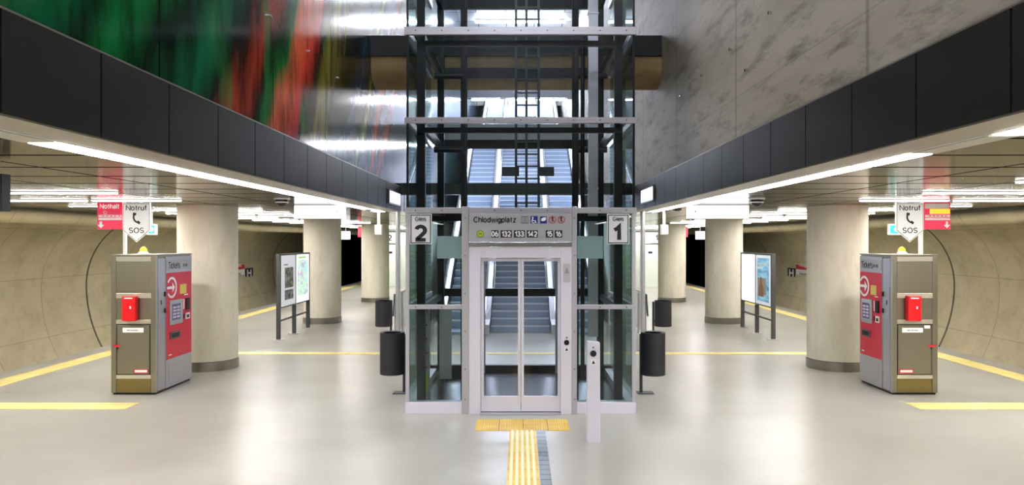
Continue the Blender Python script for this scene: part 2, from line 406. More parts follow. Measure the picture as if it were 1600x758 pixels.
# ------------------------------------------------------------------ the setting
YB, YE = -8.0, 50.0
LX, RX = -2.5, 2.36                 # the two fascia faces
struct('floor', MB().box(-9.05, 9.05, YB, YE, -.3, 0), floor_m)
for s, side in ((-1, 'left'), (1, 'right')):
    struct('floor_track_'+side, MB().box(s*9.05, s*12.9, YB, YE+25, -1.5, -1.3), ballast)
    struct('platform_edge_'+side, MB().box(s*8.75, s*9.06, YB, YE, -1.3, -.301), raw_m)
    # tunnel vault
    def vault(y0, y1, mat, name, a0=-36, a1=128):
        n = 60; vs = []; fs = []; uvs = []
        for i in range(n+1):
            a = math.radians(a0+(a1-a0)*i/n)
            q = (11.0, 2.4) if a > 0 else (9.2, 4.2)
            for y in (y0, y1):
                vs.append((s*(q[0]+q[1]*math.cos(a)), y, .95+q[1]*math.sin(a))); uvs.append((y, q[1]*a))
        for i in range(n): fs.append((2*i, 2*i+1, 2*i+3, 2*i+2))
        me = bpy.data.meshes.new(name); me.from_pydata(vs, [], fs)
        ul = me.uv_layers.new(name='uv')
        for lp in me.loops: ul.data[lp.index].uv = uvs[lp.vertex_index]
        for f in me.polygons: f.use_smooth = True
        me.materials.append(mat)
        o = bpy.data.objects.new(name, me); COL.objects.link(o); o['kind'] = 'structure'
        m = o.modifiers.new('solid', 'SOLIDIFY'); m.thickness = .25; m.offset = -1 if s > 0 else 1
        return o
    vault(YB, YE, vault_m, 'wall_'+side)
    vault(YE, YE+25, unlit_dark_m, 'wall_tunnel_'+side, -36, 179)
    struct('wall_tunnel_end_'+side, MB().box(s*7.2, s*13.6, YE+25, YE+25.2, -1.5, 4.4), unlit_dark_m)
    # end block of the platform hall, portal beside it
    struct('wall_end_'+side, MB().box(s*7.7, s*(2.75), 36.4, YE+1, 0, 2.915), pale_m)
    struct('wall_portal_'+side, MB().box(s*7.7, s*9.05, YE, YE+.4, 0, 2.915), unlit_dark_m)
    # ceiling
    ce = 9.4 if s < 0 else 8.8
    ci = 3.07 if s < 0 else 2.9
    struct('ceiling_'+side, MB().box(s*ci, s*ce, YB, YE, 2.92, 4.2), ceil_m)
    fx = LX if s < 0 else RX
    cove0 = abs(fx)+.3
    struct('trim_cove_'+side, MB().box(fx+s*.01, s*cove0, YB, 15.5, 2.905, 2.95), perf_m)
    struct('trim_cove_end_'+side, MB().box(fx+s*.01, s*ci, 15.5, 36.4, 2.92, 3.4), ceil_m)
    # fascia of charcoal panels
    f = MB(); y = 4.39-.85*14
    while y < 15.4:
        f.box(fx, fx+s*.04, max(y+.008, YB), min(y+.842, 15.5), 2.915, 3.42); y += .85
    f.box(fx+s*.02, fx+s*.08, YB, 15.5, 2.92, 3.41)
    struct('trim_fascia_'+side, f, fascia_m)
    # walls of the open shaft above
    struct('wall_shaft_'+side, MB().box(fx+s*.06, fx+s*.5, YB, 15.5, 3.421, 11.6), art_m if s < 0 else raw_m)
    struct('wall_shaft_far_'+side, MB().box(fx+s*.06, fx+s*.5, 15.501, 47, 3.401, 11.6) , art_m if s < 0 else raw_m)
    struct('wall_stair_'+side, MB().box(fx+s*.06, fx+s*.38, 20.2, 36.4, 0, 3.40), pale_m)
    struct('wall_back_'+side, MB().box(fx, s*13.6, YB-.3, YB, -1.5, 4.4), back_m)
    struct('trim_ledge_'+side, MB().box(fx-s*.0, fx+s*.06, YB, 15.5, 3.421, 3.432), M('ledge', '8c867c', .35, .6))
struct('wall_back', MB().box(LX, RX, YB-.3, YB, 0, 11.6), back_m)
struct('ceiling_hall', MB().box(LX-.1, RX+.1, YB, 47, 11.6, 11.9), hallceil_m)
struct('wall_hall_end', MB().box(LX-.1, RX+.1, 47, 47.3, 3.4, 11.6), pale_m)
struct('beam_cross', MB().box(LX-.05, RX+.05, 15.6, 15.9, 3.28, 3.52), M('cross_beam', '39413f', .4, .3))
struct('beam_bulkhead', MB().box(LX-.05, RX+.05, 24, 24.5, 5.5, 6.1), M('bulkhead', 'a9b0aa', .45))
struct('beam_hall_dark', MB().box(LX-.05, RX+.05, 34, 34.4, 8.9, 9.5), M('hall_beam', '4a4d55', .45))
# rounded concrete strut with a darker upper part, spanning the shaft
pr = []
for i in range(17):
    a = math.pi+math.pi*i/16; pr.append((13.0+.42*math.cos(a), 5.27+.3*math.sin(a)))
pr = [(12.58, 5.45)]+pr+[(13.42, 5.45)]
struct('beam_strut', MB().prism(pr, 'x', LX-.055, RX+.055), strut_m)
struct('beam_strut_upper', MB().box(LX-.055, RX+.055, 12.55, 13.45, 5.4501, 5.8), darksteel)
# mezzanine between the two flights
struct('floor_mezzanine', MB().box(LX-.05, RX+.05, 30.8, 36.2, 6.3, 6.6), floor_m)
struct('floor_upper', MB().box(LX-.05, RX+.05, 43.6, 47, 10.3, 10.55), floor_m)

# ------------------------------------------------------------------ columns
ringst = brushed('ring_steel', '9c968e', .3, 1)
def column(x, yf, label, s):
    cy = yf+.52
    t = thing('concrete_column', label, 'column', (x, cy, 0), 'round concrete columns on the platform')
    build('shaft', MB().lathe((x, cy, 0), [(0, .165), (.5, .165), (.515, .17), (.515, 2.919), (0, 2.919)], 64), column_m, t)
    build('base_ring', MB().lathe((x, cy, 0), [(.50, .001), (.528, .001), (.528, .165), (.50, .165)], 64), ringst, t)
for x, yf, lb in ((-5.67, 12.84, 'left concrete column standing right behind the ticket machine'),
                  (-5.57, 20.2, 'left concrete column standing behind the poster board with the green poster'),
                  (-5.48, 27.3, 'farthest left concrete column, beside the black tunnel mouth'),
                  (5.75, 12.84, 'right concrete column standing right behind the ticket machine'),
                  (5.73, 20.2, 'right concrete column standing behind the poster board with the blue poster'),
                  (5.73, 27.3, 'farthest right concrete column, beside the black tunnel mouth')):
    column(x, yf, lb, 1)

# ------------------------------------------------------------------ floor markings
def strip(name, label, x0, x1, y0, y1, group=None, mat=strip_m):
    o = build(name, MB().box(x0, x1, y0, y1, 0.0, .006), mat); tag(o, label, 'tactile strip', group); return o
strip('tactile_strip', 'long yellow safety strip running beside the left track edge', -8.6, -8.2, YB, 48)
strip('tactile_strip', 'long yellow safety strip running beside the right track edge', 8.2, 8.6, YB, 48)
strip('tactile_strip', 'short yellow strip in front of the left ticket machine, reaching the left picture edge', -8.19, -5.38, 10.02, 10.41)
strip('tactile_strip', 'short yellow strip in front of the right ticket machine, reaching the right picture edge', 5.45, 8.19, 10.02, 10.41)
strip('tactile_strip', 'thin yellow strip crossing the whole platform behind the lift', -8.19, 8.19, 14.85, 15.15)
t = thing('tactile_crossbar', 'yellow tactile tile bar lying directly before the lift door', 'tactile paving', (.05, 9.17, 0))
build('tile_field', MB().box(-.55, .6, 8.9, 9.45, 0, .006), tact_m, t)
mb = MB()
for i in range(38):
    for j in range(18): mb.box(-.535+i*.03, -.523+i*.03, 8.915+j*.03, 8.927+j*.03, .006, .0095)
build('studs', mb, tact_m, t)
t = thing('tactile_guide_path', 'yellow ribbed guide path leading from the foreground to the lift', 'tactile paving', (.03, 6.5, 0))
build('tile_field', MB().box(-.13, .185, 3.5, 8.895, 0, .006), tact_m, t)
mb = MB()
for i in range(5): mb.box(-.108+i*.058, -.078+i*.058, 3.5, 8.89, .006, .011)
build('ribs', mb, guide_m, t)
mb = MB(); y = 3.5
while y < 8.85: mb.box(.193, .3, y, y+.145, 0, .006); y += .155
tag(build('slate_sett_strip', mb, cobble), 'narrow strip of dark slate setts along the right of the yellow guide path', 'paving strip')
for i, (px, py, lb) in enumerate(((210, 598, 'small round floor plate at the foot of the left ticket machine'), (105, 584, 'small floor plate beside the left yellow edge strip'),
                                  (20, 612, 'small floor plate near the left picture edge, before the short yellow strip'), (1405, 627, 'small round floor plate at the foot of the right ticket machine'))):
    d = CH*F/(py-CY); x = (px-CX)/F*d
    if i in (0,): d -= .45; x = (px-CX)/F*d
    tag(build('floor_plate', MB().lathe((x, d, 0), [(0, .004), (.075, .004), (.08, .001)], 24), steel), lb, 'floor plate', 'small metal floor plates')

# ------------------------------------------------------------------ lamps
t = thing('ceiling_lamp', 'x', 'lamp', (0, 0, 2.92), 'fluorescent lamps across the platform ceiling')
build('housing', MB().box(-.68, .68, -.05, .05, 2.911, 2.92), white, t)
build('diffuser', MB().box(-.665, .665, -.038, .038, 2.8945, 2.9109), tube, t)
build('louvre', MB().box(-.66, .66, -.036, .036, 2.8941, 2.8943), louvre, t)
LM = t; used = False
ords = ['nearest', 'second', 'third', 'fourth', 'fifth', 'sixth', 'seventh', 'eighth', 'ninth', 'tenth', 'eleventh', 'twelfth', 'thirteenth', 'fourteenth', 'fifteenth', 'sixteenth', 'seventeenth', 'eighteenth', 'nineteenth', 'twentieth', 'twenty-first', 'twenty-second', 'twenty-third', 'twenty-fourth', 'twenty-fifth']
for s, side in ((-1, 'left'), (1, 'right')):
    for k in range(-8, 24):
        y = 7.6+1.76*k
        if y < -6 or y > 48.5: continue
        for j, x in enumerate((5.8, 7.22)):
            if s < 0 and j == 0 and k in (0,): continue
            if j == 0 and min(abs(y-q) for q in (13.36, 20.72, 27.82)) < .9: continue
            vis = k+1
            lb = '%s ceiling tube lamp, %s half of the %s row from the front' % (side, 'inner' if j == 0 else 'outer', ords[vis-1]) if vis > 0 else '%s ceiling tube lamp behind the viewpoint, %s half of row %s' % (side, 'inner' if j == 0 else 'outer', ords[-vis])
            if not used: o = LM; o.location = (s*x, y, 2.92); used = True
            else: o = copy_tree(LM, (s*x, y, 2.92))
            o['label'] = lb
    # continuous strip along the fascia
    x0, x1 = (2.83, 3.05) if s < 0 else (2.68, 2.88)
    first = None; idx = 0
    y = 4.52-.88*14 if s < 0 else 5.1-.88*14
    n = 0
    while y < 15.3:
        off = (s < 0 and 3.0 < y < 4.5) or (s > 0 and 4.15 < y < 5.0)
        y1 = min(y+.87, 15.5)
        if y > YB:
            vis = y > 4.4 or (s > 0 and y > 3.3)
            n += 1 if vis else 0
            lb = ('%s fascia strip lamp, %s segment from the front' % (side, ords[n-1])) if vis else '%s fascia strip lamp behind the view, segment starting %.1f metres off' % (side, y)
            if off: lb = 'dark unlit segment of the %s fascia lamp strip' % side
            o = thing('strip_lamp', lb, 'lamp', (s*(x0+x1)/2, y+.44, 2.92), 'strip lamps along the %s fascia' % side)
            build('housing', MB().box(s*x0, s*x1, y, y1, 2.905, 2.95), white, o)
            build('diffuser', MB().box(s*(x0+.015), s*(x1-.015), y+.02, y1-.02, 2.899, 2.9045), offm if off else stripm, o)
        y += .88
# hall lamps under the high ceiling
hl = thing('hall_lamp', 'long white lamp across the high hall ceiling, nearest row', 'lamp', (0, 0, 11.59), 'lamps across the high hall ceiling')
build('housing', MB().box(-1.9, 1.9, -.12, .12, 11.54, 11.59), white, hl)
build('diffuser', MB().box(-1.88, 1.88, -.1, .1, 11.49, 11.539), hallm, hl)
for i, y in enumerate((27.5, 31, 34.5, 38, 41.5, 45, 8, 1, -5)):
    if i == 0: hl.location = (0, y, 11.59)
    else: copy_tree(hl, (0, y, 11.59), 'long white lamp across the high hall ceiling, %s row' % ords[i] if i < 6 else 'long hall ceiling lamp above the lift lobby, %s' % ('over the lift', 'over the viewpoint', 'behind the viewpoint')[i-6])
# lamps on the underside of the bulkhead and cross beams
def wall_tube(x, y, z, L, label):
    o = thing('beam_lamp', label, 'lamp', (x, y, z), 'tube lamps under the beams of the stair hall')
    build('housing', MB().box(x-L/2, x+L/2, y-.06, y+.06, z-.04, z), white, o)
    build('diffuser', MB().box(x-L/2+.02, x+L/2-.02, y-.045, y+.045, z-.07, z-.041), hallm, o)
for x in (-1.6, 0, 1.5):
    nm = {-1.6: 'left', 0: 'middle', 1.5: 'right'}[x]
    wall_tube(x, 24.25, 5.5, 1.35, 'tube lamp under the grey bulkhead beam, '+nm)
    wall_tube(x, 34.2, 8.9, 1.35, 'tube lamp under the dark hall beam, '+nm)

# ------------------------------------------------------------------ lift tower
D = 9.8; PM = F/D
fx = lambda px: (px-CX)/PM
fz = lambda py: CH-(py-CY)/PM
X0, X1 = fx(634), fx(993); YK = 12.4; TOP = 9.6
LV = [(fz(483), fz(476)), (fz(333.5), fz(324.5)), (fz(193), fz(184)), (fz(55), fz(43)), (6.2, 6.3), (7.4, 7.5), (8.6, 8.7)]
L = thing('lift_tower', 'tall glass lift tower with steel frame in the middle of the platform', 'lift', (0, 11.1, 0))
for q in ((X0, fx(733), D-.03, D+.12), (fx(893), X1, D-.03, D+.12), (X0, X0+.12, D+.121, YK), (X1-.12, X1, D+.121, YK)):
    build('plinth', MB().box(*q, 0, fz(628)), portal_m, L, .004)
build('rear_plinth', MB().box(X0, X1, YK+.001, YK+.12, 0, .2), darksteel, L)
# stainless rails on the outside, front and both sides
for i, (a, b) in enumerate(LV):
    for q in ([(X0, fx(722), D-.03, D+.03), (fx(901), X1, D-.03, D+.03)] if i == 0 else [(X0-.01, X1+.01, D-.04, D+.03)]):
        r = build('rail', MB().box(*q, a, b), steel_h, L, .003)
    for q in (X0, X1-.05): build('side_rail', MB().box(q, q+.05, D+.031, YK, a, b), steel_h, L, .003)
    bl = MB()
    for q in range(9):
        px = 650+q*41
        if i == 0 and 715 < px < 905: continue
        bl.disc((fx(px), (a+b)/2), .009, D-.047, D-.0401, 10)
    build('rail_bolts', bl, greyfr, r)
    mb = MB().box(X0+.15, X1-.15, YK-.1, YK-.02, a-.02, b+.05)
    if i > 0: mb.box(X0+.15, X1-.15, D+.15, D+.22, a-.1, a-.03)
    mb.box(X0+.17, X0+.23, D+.2, YK, a-.06, b-.02); mb.box(X1-.23, X1-.17, D+.2, YK, a-.06, b-.02)
    build('dark_beam', mb, darksteel, L)
for x in (X0, X1-.05):
    build('corner_post', MB().box(x, x+.05, D-.025, D+.025, fz(628), fz(334)), steel, L)
for x in (X0+.01, X1-.04):
    build('corner_trim', MB().box(x, x+.03, D-.012, D+.012, fz(324), TOP), darksteel, L)
for x in (fx(648), fx(963)):
    build('front_column', MB().box(x, x+.11, D+.2, D+.31, .001, TOP), darksteel, L)
for x in (X0+.15, X1-.26):
    build('rear_column', MB().box(x, x+.11, YK-.2, YK-.09, .001, TOP), darksteel, L)
for x in (-.88, .80):
    build('guide_rail', MB().box(x, x+.06, 11.0, 11.1, 0.001, TOP).box(x-.02, x+.08, 11.1, 11.12, 0.001, TOP), darksteel, L)
build('hydraulic_post', MB().box(.99, 1.13, 10.7, 10.82, .9, TOP).box(.98, 1.14, 10.69, 10.83, 3.05, 3.07).box(.98, 1.14, 10.69, 10.83, 5.6, 5.62), steel, L)
build('hydraulic_pipe', MB().rod((.91, 10.75, .3), (.91, 10.75, 5.1), .03), darksteel, L)
mb = MB().box(-1.37, -1.29, 10.45, 10.5, .1, 1.36)
build('slotted_rail', mb, sidesteel, L)
mb = MB()
for z in (.3, .5, .7, .9, 1.1, 1.3): mb.disc((-1.33, z), .012, 10.445, 10.449, 10)
build('slot_holes', mb, black, L)
build('yellow_tag', MB().box(-1.35, -1.31, 10.43, 10.44, .15, .42), lime, L)
build('counterweight_plate', MB().box(-1.2, -1.02, 10.9, 10.95, .25, 1.35), sidesteel, L)
for x0, x1 in ((683, 722), (902, 942)):
    build('frosted_plate', MB().box(fx(x0)*1.005, fx(x1)*1.005, 9.83, 9.84, 2.06, 2.36), frost, L)
# ladder like cable rack behind
mb = MB()
for x in (-.07, .1, .3): mb.box(x-.02, x+.02, 12.0, 12.04, 2.8, TOP)
z = 2.9
while z < TOP: mb.box(-.09, .32, 12.01, 12.03, z, z+.025); z += .2
mb.box(-.3, -.02, 11.98, 12.02, 3.35, 3.5).box(.3, .55, 11.98, 12.02, 3.35, 3.5)
build('cable_ladder', mb, M('ladder_green', '38423e', .45, .4), L)
# horizontal dark brackets inside
for z in (fz(90), fz(218)):
    build('bracket', MB().rod((X0+.25, 10.9, z), (-.85, 10.9, z), .045).rod((X1-.25, 10.9, z), (.85, 10.9, z), .045), darksteel, L)
# glass panes
zt = [fz(628)]+[v for ab in LV for v in ab]
def panes(x0, x1, levels, y=D, mat=clear):
    for a, b in levels: build('glass_pane', MB().box(x0, x1, y-.006, y+.006, a, b), mat, L)
low = [(fz(628), LV[0][0]), (LV[0][1], LV[1][0])]
panes(X0+.05, fx(722), low, mat=fronttint); panes(fx(901), X1-.05, low, mat=fronttint)
hi = [(LV[i][1], LV[i+1][0]) for i in range(1, len(LV)-1)]
mid = fx(812)
panes(X0+.04, mid-.004, hi); panes(mid+.004, X1-.04, hi)
alls = [(fz(628), LV[0][0])]+[(LV[i][1], LV[i+1][0]) for i in range(len(LV)-1)]
for a, b in alls:
    for x in (X0+.012, X1-.024):
        build('glass_pane', MB().box(x, x+.012, D+.03, YK, a, b), tinted, L)
    build('glass_pane', MB().box(X0+.05, X1-.05, YK-.006, YK+.006, a, b), clear, L)
build('pit_floor', MB().box(X0+.13, -.72, D+.13, YK-.01, 0.001, .05).box(.72, X1-.13, D+.13, YK-.01, .001, .05), carfloor, L)
build('roof', MB().box(X0, X1, D, YK, TOP, TOP+.12), darksteel, L)
# steel pilasters and portal
for x0, x1 in ((722, 732.5), (893.5, 901)):
    p = build('pilaster', MB().box(fx(x0), fx(x1), D-.06, D+.05, .0, fz(323)), steel, L, .004)
    mb = MB()
    for z in (2.6, 2.1, 1.6, 1.1, .6, .2): mb.disc(((fx(x0)+fx(x1))/2, z), .008, D-.066, D-.0605, 10)
    build('pilaster_bolts', mb, greyfr, p)
build('jamb', MB().box(fx(732.7), fx(751), D-.05, D+.1, .0, fz(386)), portal_m, L, .004)
jr = build('jamb', MB().box(fx(876), fx(893.3), D-.05, D+.1, .0, fz(386)), portal_m, L, .004)
build('lintel', MB().box(fx(751), fx(876), D-.045, D+.1, fz(403), fz(386)), portal_m, L, .003)
build('lintel_strip', MB().box(fx(732.7), fx(893.3), D-.065, D+.05, fz(385.5), fz(378.5)), chrome, L, .003)
build('call_button_ring', MB().disc((fx(885), fz(534.5)), .035, D-.058, D-.0501), darksteel, jr)
build('call_button_plate', MB().box(fx(881.5), fx(888.5), D-.056, D-.0502, fz(549), fz(541)), white, jr)
build('call_arrow', MB().prism([(fx(882.5), fz(547)), (fx(887.5), fz(547)), (fx(885), fz(542.5))], 'y', D-.059, D-.0565), ink, jr)
build('indicator_dot', MB().disc((fx(885), fz(527)), .01, D-.056, D-.0502), black, jr)
build('travel_indicator', MB().box(fx(879.5), fx(890.5), D-.053, D-.0502, fz(441), fz(412)), M('indicator_plate', 'c6c4cc', .3, .5), jr)
build('travel_arrow', MB().prism([(fx(881), fz(427)), (fx(889), fz(427)), (fx(885), fz(417))], 'y', D-.056, D-.0532), M('arrow_grey', '9a98a4', .4), jr)
# station name header
hd = build('header_sign', MB().box(fx(733), fx(893), D-.07, D+.05, fz(378.3), fz(334)), signgrey, L, .003)
T = lambda px, py: Vector((fx(px), D-.0725, fz(py)))
text('Chlodwigplatz', .093, T(741, 343.5), ink, hd, bold=.026, align='LEFT', sx=.94)
yy0, yy1 = D-.076, D-.0705
def pict(a, b, c, d, mat): return build('pictogram', MB().box(fx(a), fx(b), yy0, yy1, fz(d), fz(c)), mat, hd)
q = pict(814.5, 825.5, 338, 349.5, M('pictogram_frame', '6b6b70', .5))
build('lift_figures', MB().box(fx(815.5), fx(817.5), yy0-.004, yy0-.0005, fz(348), fz(339.5)).box(fx(818.5), fx(819.6), yy0-.004, yy0-.0005, fz(348), fz(339.5)).box(fx(820.4), fx(821.5), yy0-.004, yy0-.0005, fz(348), fz(339.5)).box(fx(822.5), fx(824.5), yy0-.004, yy0-.0005, fz(348), fz(339.5)), signgrey, q)
q = pict(828.7, 840, 338, 349.5, blue)
mb = MB().disc((fx(832.2), fz(340.6)), .012, yy0-.005, yy0-.001, 14).ring((fx(833.6), fz(345.6)), .021, .029, yy0-.005, yy0-.001, 20, math.radians(110), math.radians(380))
mb.box(fx(831.6), fx(832.8), yy0-.005, yy0-.001, fz(345.4), fz(341.8)).box(fx(832), fx(836.2), yy0-.005, yy0-.001, fz(345.6), fz(344.6)).prism([(fx(835.5), fz(345.4)), (fx(836.5), fz(345.4)), (fx(838.6), fz(348.6)), (fx(837.5), fz(348.8))], 'y', yy0-.005, yy0-.001)
build('wheelchair_symbol', mb, inkw, q)
q = pict(843.5, 854, 338.5, 349.5, blue)
build('pram_symbol', MB().prism([(fx(845), fz(345)), (fx(846), fz(341.5)), (fx(850), fz(340)), (fx(853), fz(340)), (fx(852.5), fz(344.5)), (fx(848), fz(346))], 'y', yy0-.005, yy0-.001), inkw, q)
for c in (863, 876.5):
    q = build('prohibition_sign', MB().ring((fx(c), fz(343.7)), .040, .049, yy0, yy1), redline, hd)
    R = Matrix.Rotation(math.radians(45 if c < 870 else 45), 3, 'Y')
    build('slash', MB().obox((fx(c), (yy0+yy1)/2+.0005, fz(343.7)), (.085, .004, .008), R), redline, q)
    build('prohibited_symbol', MB().obox((fx(c), yy1-.0015, fz(343.5)), (.018, .003, .05)).disc((fx(c), fz(340.3)), .011, yy1-.003, yy1, 12), ink, q)
q = build('stop_disc', MB().disc((fx(751), fz(365.5)), .044, yy0, yy1), lime, hd)
build('disc_rim', MB().ring((fx(751), fz(365.5)), .038, .046, yy0-.001, yy1, 30), M('stop_green', '4f6420', .5), q)
text('H', .052, (fx(751), yy0-.0025, fz(365.5)), ink, q, bold=.02)
for a, b, s_ in ((768, 779, '06'), (782.5, 799.8, '132'), (803, 820, '133'), (823.2, 840.2, '142'), (852.4, 863.9, '15'), (866.4, 878, '16')):
    q = build('line_number_plate', MB().box(fx(a), fx(b), yy0, yy1, fz(371.3), fz(360)), ink, hd)
    text(s_, .083, (fx((a+b)/2), yy0-.0025, fz(365.7)), inkw, q, bold=.03, sx=.92)
# sliding doors
for x0, x1, gx0, gx1 in ((751.5, 813.6, 756, 809.5), (814.4, 875.6, 818.5, 871.5)):
    f = MB(); a, b = D+.02, D+.06; zb, ztp = .02, fz(404)
    f.box(fx(x0), fx(gx0), a, b, zb, ztp).box(fx(gx1), fx(x1), a, b, zb, ztp)
    f.box(fx(gx0), fx(gx1), a, b, zb, fz(620)).box(fx(gx0), fx(gx1), a, b, fz(408.5), ztp)
    d_ = build('door_leaf', f, portal_m, L)
    build('door_pane', MB().box(fx(gx0), fx(gx1), D+.035, D+.045, fz(620), fz(408.5)), clear, d_)
build('threshold', MB().box(fx(750.5), fx(876.5), D-.12, D+.12, .0, .012), sidesteel, L)

# lift car standing behind the doors
Cc = thing('lift_car', 'glass lift car with dark floor standing behind the closed lift doors', 'lift car', (0, 11.1, .02))
build('car_floor', MB().box(-.68, .68, D+.15, YK-.15, .02, .1), carfloor, Cc)
build('car_roof', MB().box(-.68, .68, D+.15, YK-.15, 2.36, 2.5), darksteel, Cc)
for x in (-.68, .65):
    for y in (D+.15, YK-.19): build('car_post', MB().box(x, x+.03, y, y+.03, .1, 2.36), steel, Cc)
for x in (-.668, .662): build('side_pane', MB().box(x, x+.008, D+.18, YK-.19, .1, 2.36), clear, Cc)
build('rear_door_frame', MB().box(-.65, -.58, YK-.19, YK-.16, .1, 2.36).box(.58, .65, YK-.19, YK-.16, .1, 2.36).box(-.02, .02, YK-.19, YK-.16, .1, 2.36), steel, Cc)
build('handrail', MB().rod((-.62, D+.3, .9), (-.62, YK-.3, .9), .018).rod((.62, D+.3, .9), (.62, YK-.3, .9), .018), chrome, Cc)

# track number signs hung on the tower
for a, b, n, lb in ((641.5, 675.5, '2', 'white sign reading Gleis 2 on the upper left lift glass'), (947.5, 982, '1', 'white sign reading Gleis 1 on the upper right lift glass')):
    t = thing('platform_number_sign', lb, 'sign', ((fx(a)+fx(b))/2, D-.06, fz(381)), 'track number signs on the lift')
    z0, z1 = fz(381.5), fz(334.5)
    build('plate', MB().box(fx(a), fx(b), D-.075, D-.045, z0, z1), M('track_sign_face', 'd5d5d8', .4), t, .002)
    e = .012; u, v = fx(a)+e, fx(b)-e
    build('border', MB().box(u, v, D-.0775, D-.0752, z0+e, z0+e+.011).box(u, v, D-.0775, D-.0752, z1-e-.011, z1-e).box(u, u+.011, D-.0775, D-.0752, z0+e+.011, z1-e-.011).box(v-.011, v, D-.0775, D-.0752, z0+e+.011, z1-e-.011), ink, t)
    text('Gleis', .07, ((u+v)/2, D-.078, z1-.068), ink, t, bold=.012)
    text(n, .245, ((u+v)/2-(.02 if n == '1' else 0), D-.078, z0+.145), ink, t, bold=.045, sx=1.15)

# call post
t = thing('call_post', 'free-standing steel call post in front of the lift, right of the doors', 'post', (.86, 8.42, 0))
pd = 8.37; pm = F/pd; px = lambda v: (v-CX)/pm; pz = lambda v: CH-(v-CY)/pm
b = build('column', MB().prism([(px(917.5), 0), (px(938), 0), (px(937.5), pz(536)), (px(918), pz(534))], 'y', pd, pd+.12), portal_m, t, .004)
build('button', MB().disc((px(927), pz(552.5)), .036, pd-.012, pd-.0005), black, b)
q = build('button_plate', MB().box(px(923), px(931.5), pd-.006, pd-.0005, pz(570), pz(562)), white, b)
build('arrow', MB().prism([(px(924.5), pz(568.5)), (px(930), pz(568.5)), (px(927.2), pz(563)),], 'y', pd-.009, pd-.0065), ink, q)
build('lamp_dot', MB().disc((px(927), pz(543)), .009, pd-.006, pd-.0005), blue, b)

# ------------------------------------------------------------------ stairs and escalators
nosing = M('nosing', 'd4d8e0', .3, .2)
def stair(y0, z0, n, label):
    pts = [(y0, z0-.12)]; y, z = y0, z0
    for i in range(n):
        pts.append((y, z+.16)) ; pts.append((y+.3, z+.16)); y += .3; z += .16
    pts.append((y, z-.45)); pts.append((y0+.55, z0-.12))
    t = thing('staircase', label, 'staircase', (0, y0, z0), 'staircases of the hall')
    pts[0] = (y0, z0+.001); pts[-1] = (y0+.55, z0+.001)
    build('treads', MB().prism(pts, 'x', -.74, .74), tread, t)
    mb = MB(); yy, zz = y0, z0
    for i in range(n): mb.box(-.74, .74, yy-.014, yy+.03, zz+.13, zz+.166); yy += .3; zz += .16
    build('nosings', mb, nosing, t)
    sl = (z-z0)/(y-y0); e1 = z0+.001
    for s in (-1, 1):
        build('handrail', MB().path([(s*.68, y0-.1, z0+.9), (s*.68, y0+.2, z0+.98), (s*.68, y, z+.95)], .022), chrome, t)
def escalator(xc, y0, z0, H, label):
    t = thing('escalator', label, 'escalator', (xc, y0, z0), 'escalators of the hall')
    sl = .5333; run = H/sl; hw = .55
    # step band
    pts = [(y0-.6, z0+.002), (y0-.6, z0+.06), (y0+.25, z0+.06)]; y, z = y0+.25, z0+.06
    n = int(H/.2)
    for i in range(n):
        z += .2; pts.append((y, z)); y += .375; pts.append((y, z))
    pts += [(y+.6, z), (y+.6, z-.6), (y, z-.7), (y0+1.2, z0+.002)]
    st_ = build('steps', MB().prism(pts, 'x', xc-hw+.1, xc+hw-.1), tread, t)
    mb = MB(); yy, zz = y0+.25, z0+.06
    for i in range(n): zz += .2; mb.box(xc-hw+.1, xc+hw-.1, yy-.012, yy+.03, zz-.03, zz+.004); yy += .375
    build('step_edges', mb, nosing, st_)
    for s in (-1, 1):
        x = xc+s*hw
        prof = [(y0-.7, z0+.002), (y0-.7, z0+.25), (y0+.1, z0+.3), (y, z+.35), (y+.7, z+.35), (y+.7, z-.6), (y, z-.7), (y0+1.2, z0+.002)]
        build('skirt', MB().prism(prof, 'x', x-.06, x+.12) if s > 0 else MB().prism(prof, 'x', x-.12, x+.06), steel, t)
        gp = [(y0-.9, z0+.45), (y0-.9, z0+.75), (y0-.75, z0+.9), (y0+.1, z0+.92), (y, z+.97), (y+.7, z+.97), (y+.7, z+.36), (y, z+.36), (y0+.1, z0+.31), (y0-.69, z0+.26)]
        build('balustrade_glass', MB().prism(gp, 'x', x-.006, x+.006), clear, t)
        build('handrail', MB().path([(x, y0-.7, z0+.3), (x, y0-.93, z0+.45), (x, y0-.95, z0+.72), (x, y0-.8, z0+.92), (x, y0+.1, z0+.95), (x, y, z+1.0), (x, y+.7, z+1.0)], .035), rubber, t)
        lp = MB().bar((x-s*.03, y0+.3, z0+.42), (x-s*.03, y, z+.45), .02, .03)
        build('added_glow_strip', lp, M('added_glow_strip', 'ffffff', .3, emit='dfe8ff', estr=9), t)  # added glowing strip, stands for hall lamps reflected in the steel
    return t
stair(18.5, 0, 41, 'steel staircase rising between the two escalators behind the lift')
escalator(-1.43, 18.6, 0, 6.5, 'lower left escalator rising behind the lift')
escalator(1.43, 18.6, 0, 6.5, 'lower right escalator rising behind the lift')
stair(36.2, 6.6, 24, 'upper staircase beyond the mezzanine, seen through the lift glass')
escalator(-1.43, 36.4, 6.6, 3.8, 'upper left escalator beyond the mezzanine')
escalator(1.43, 36.4, 6.6, 3.8, 'upper right escalator beyond the mezzanine')
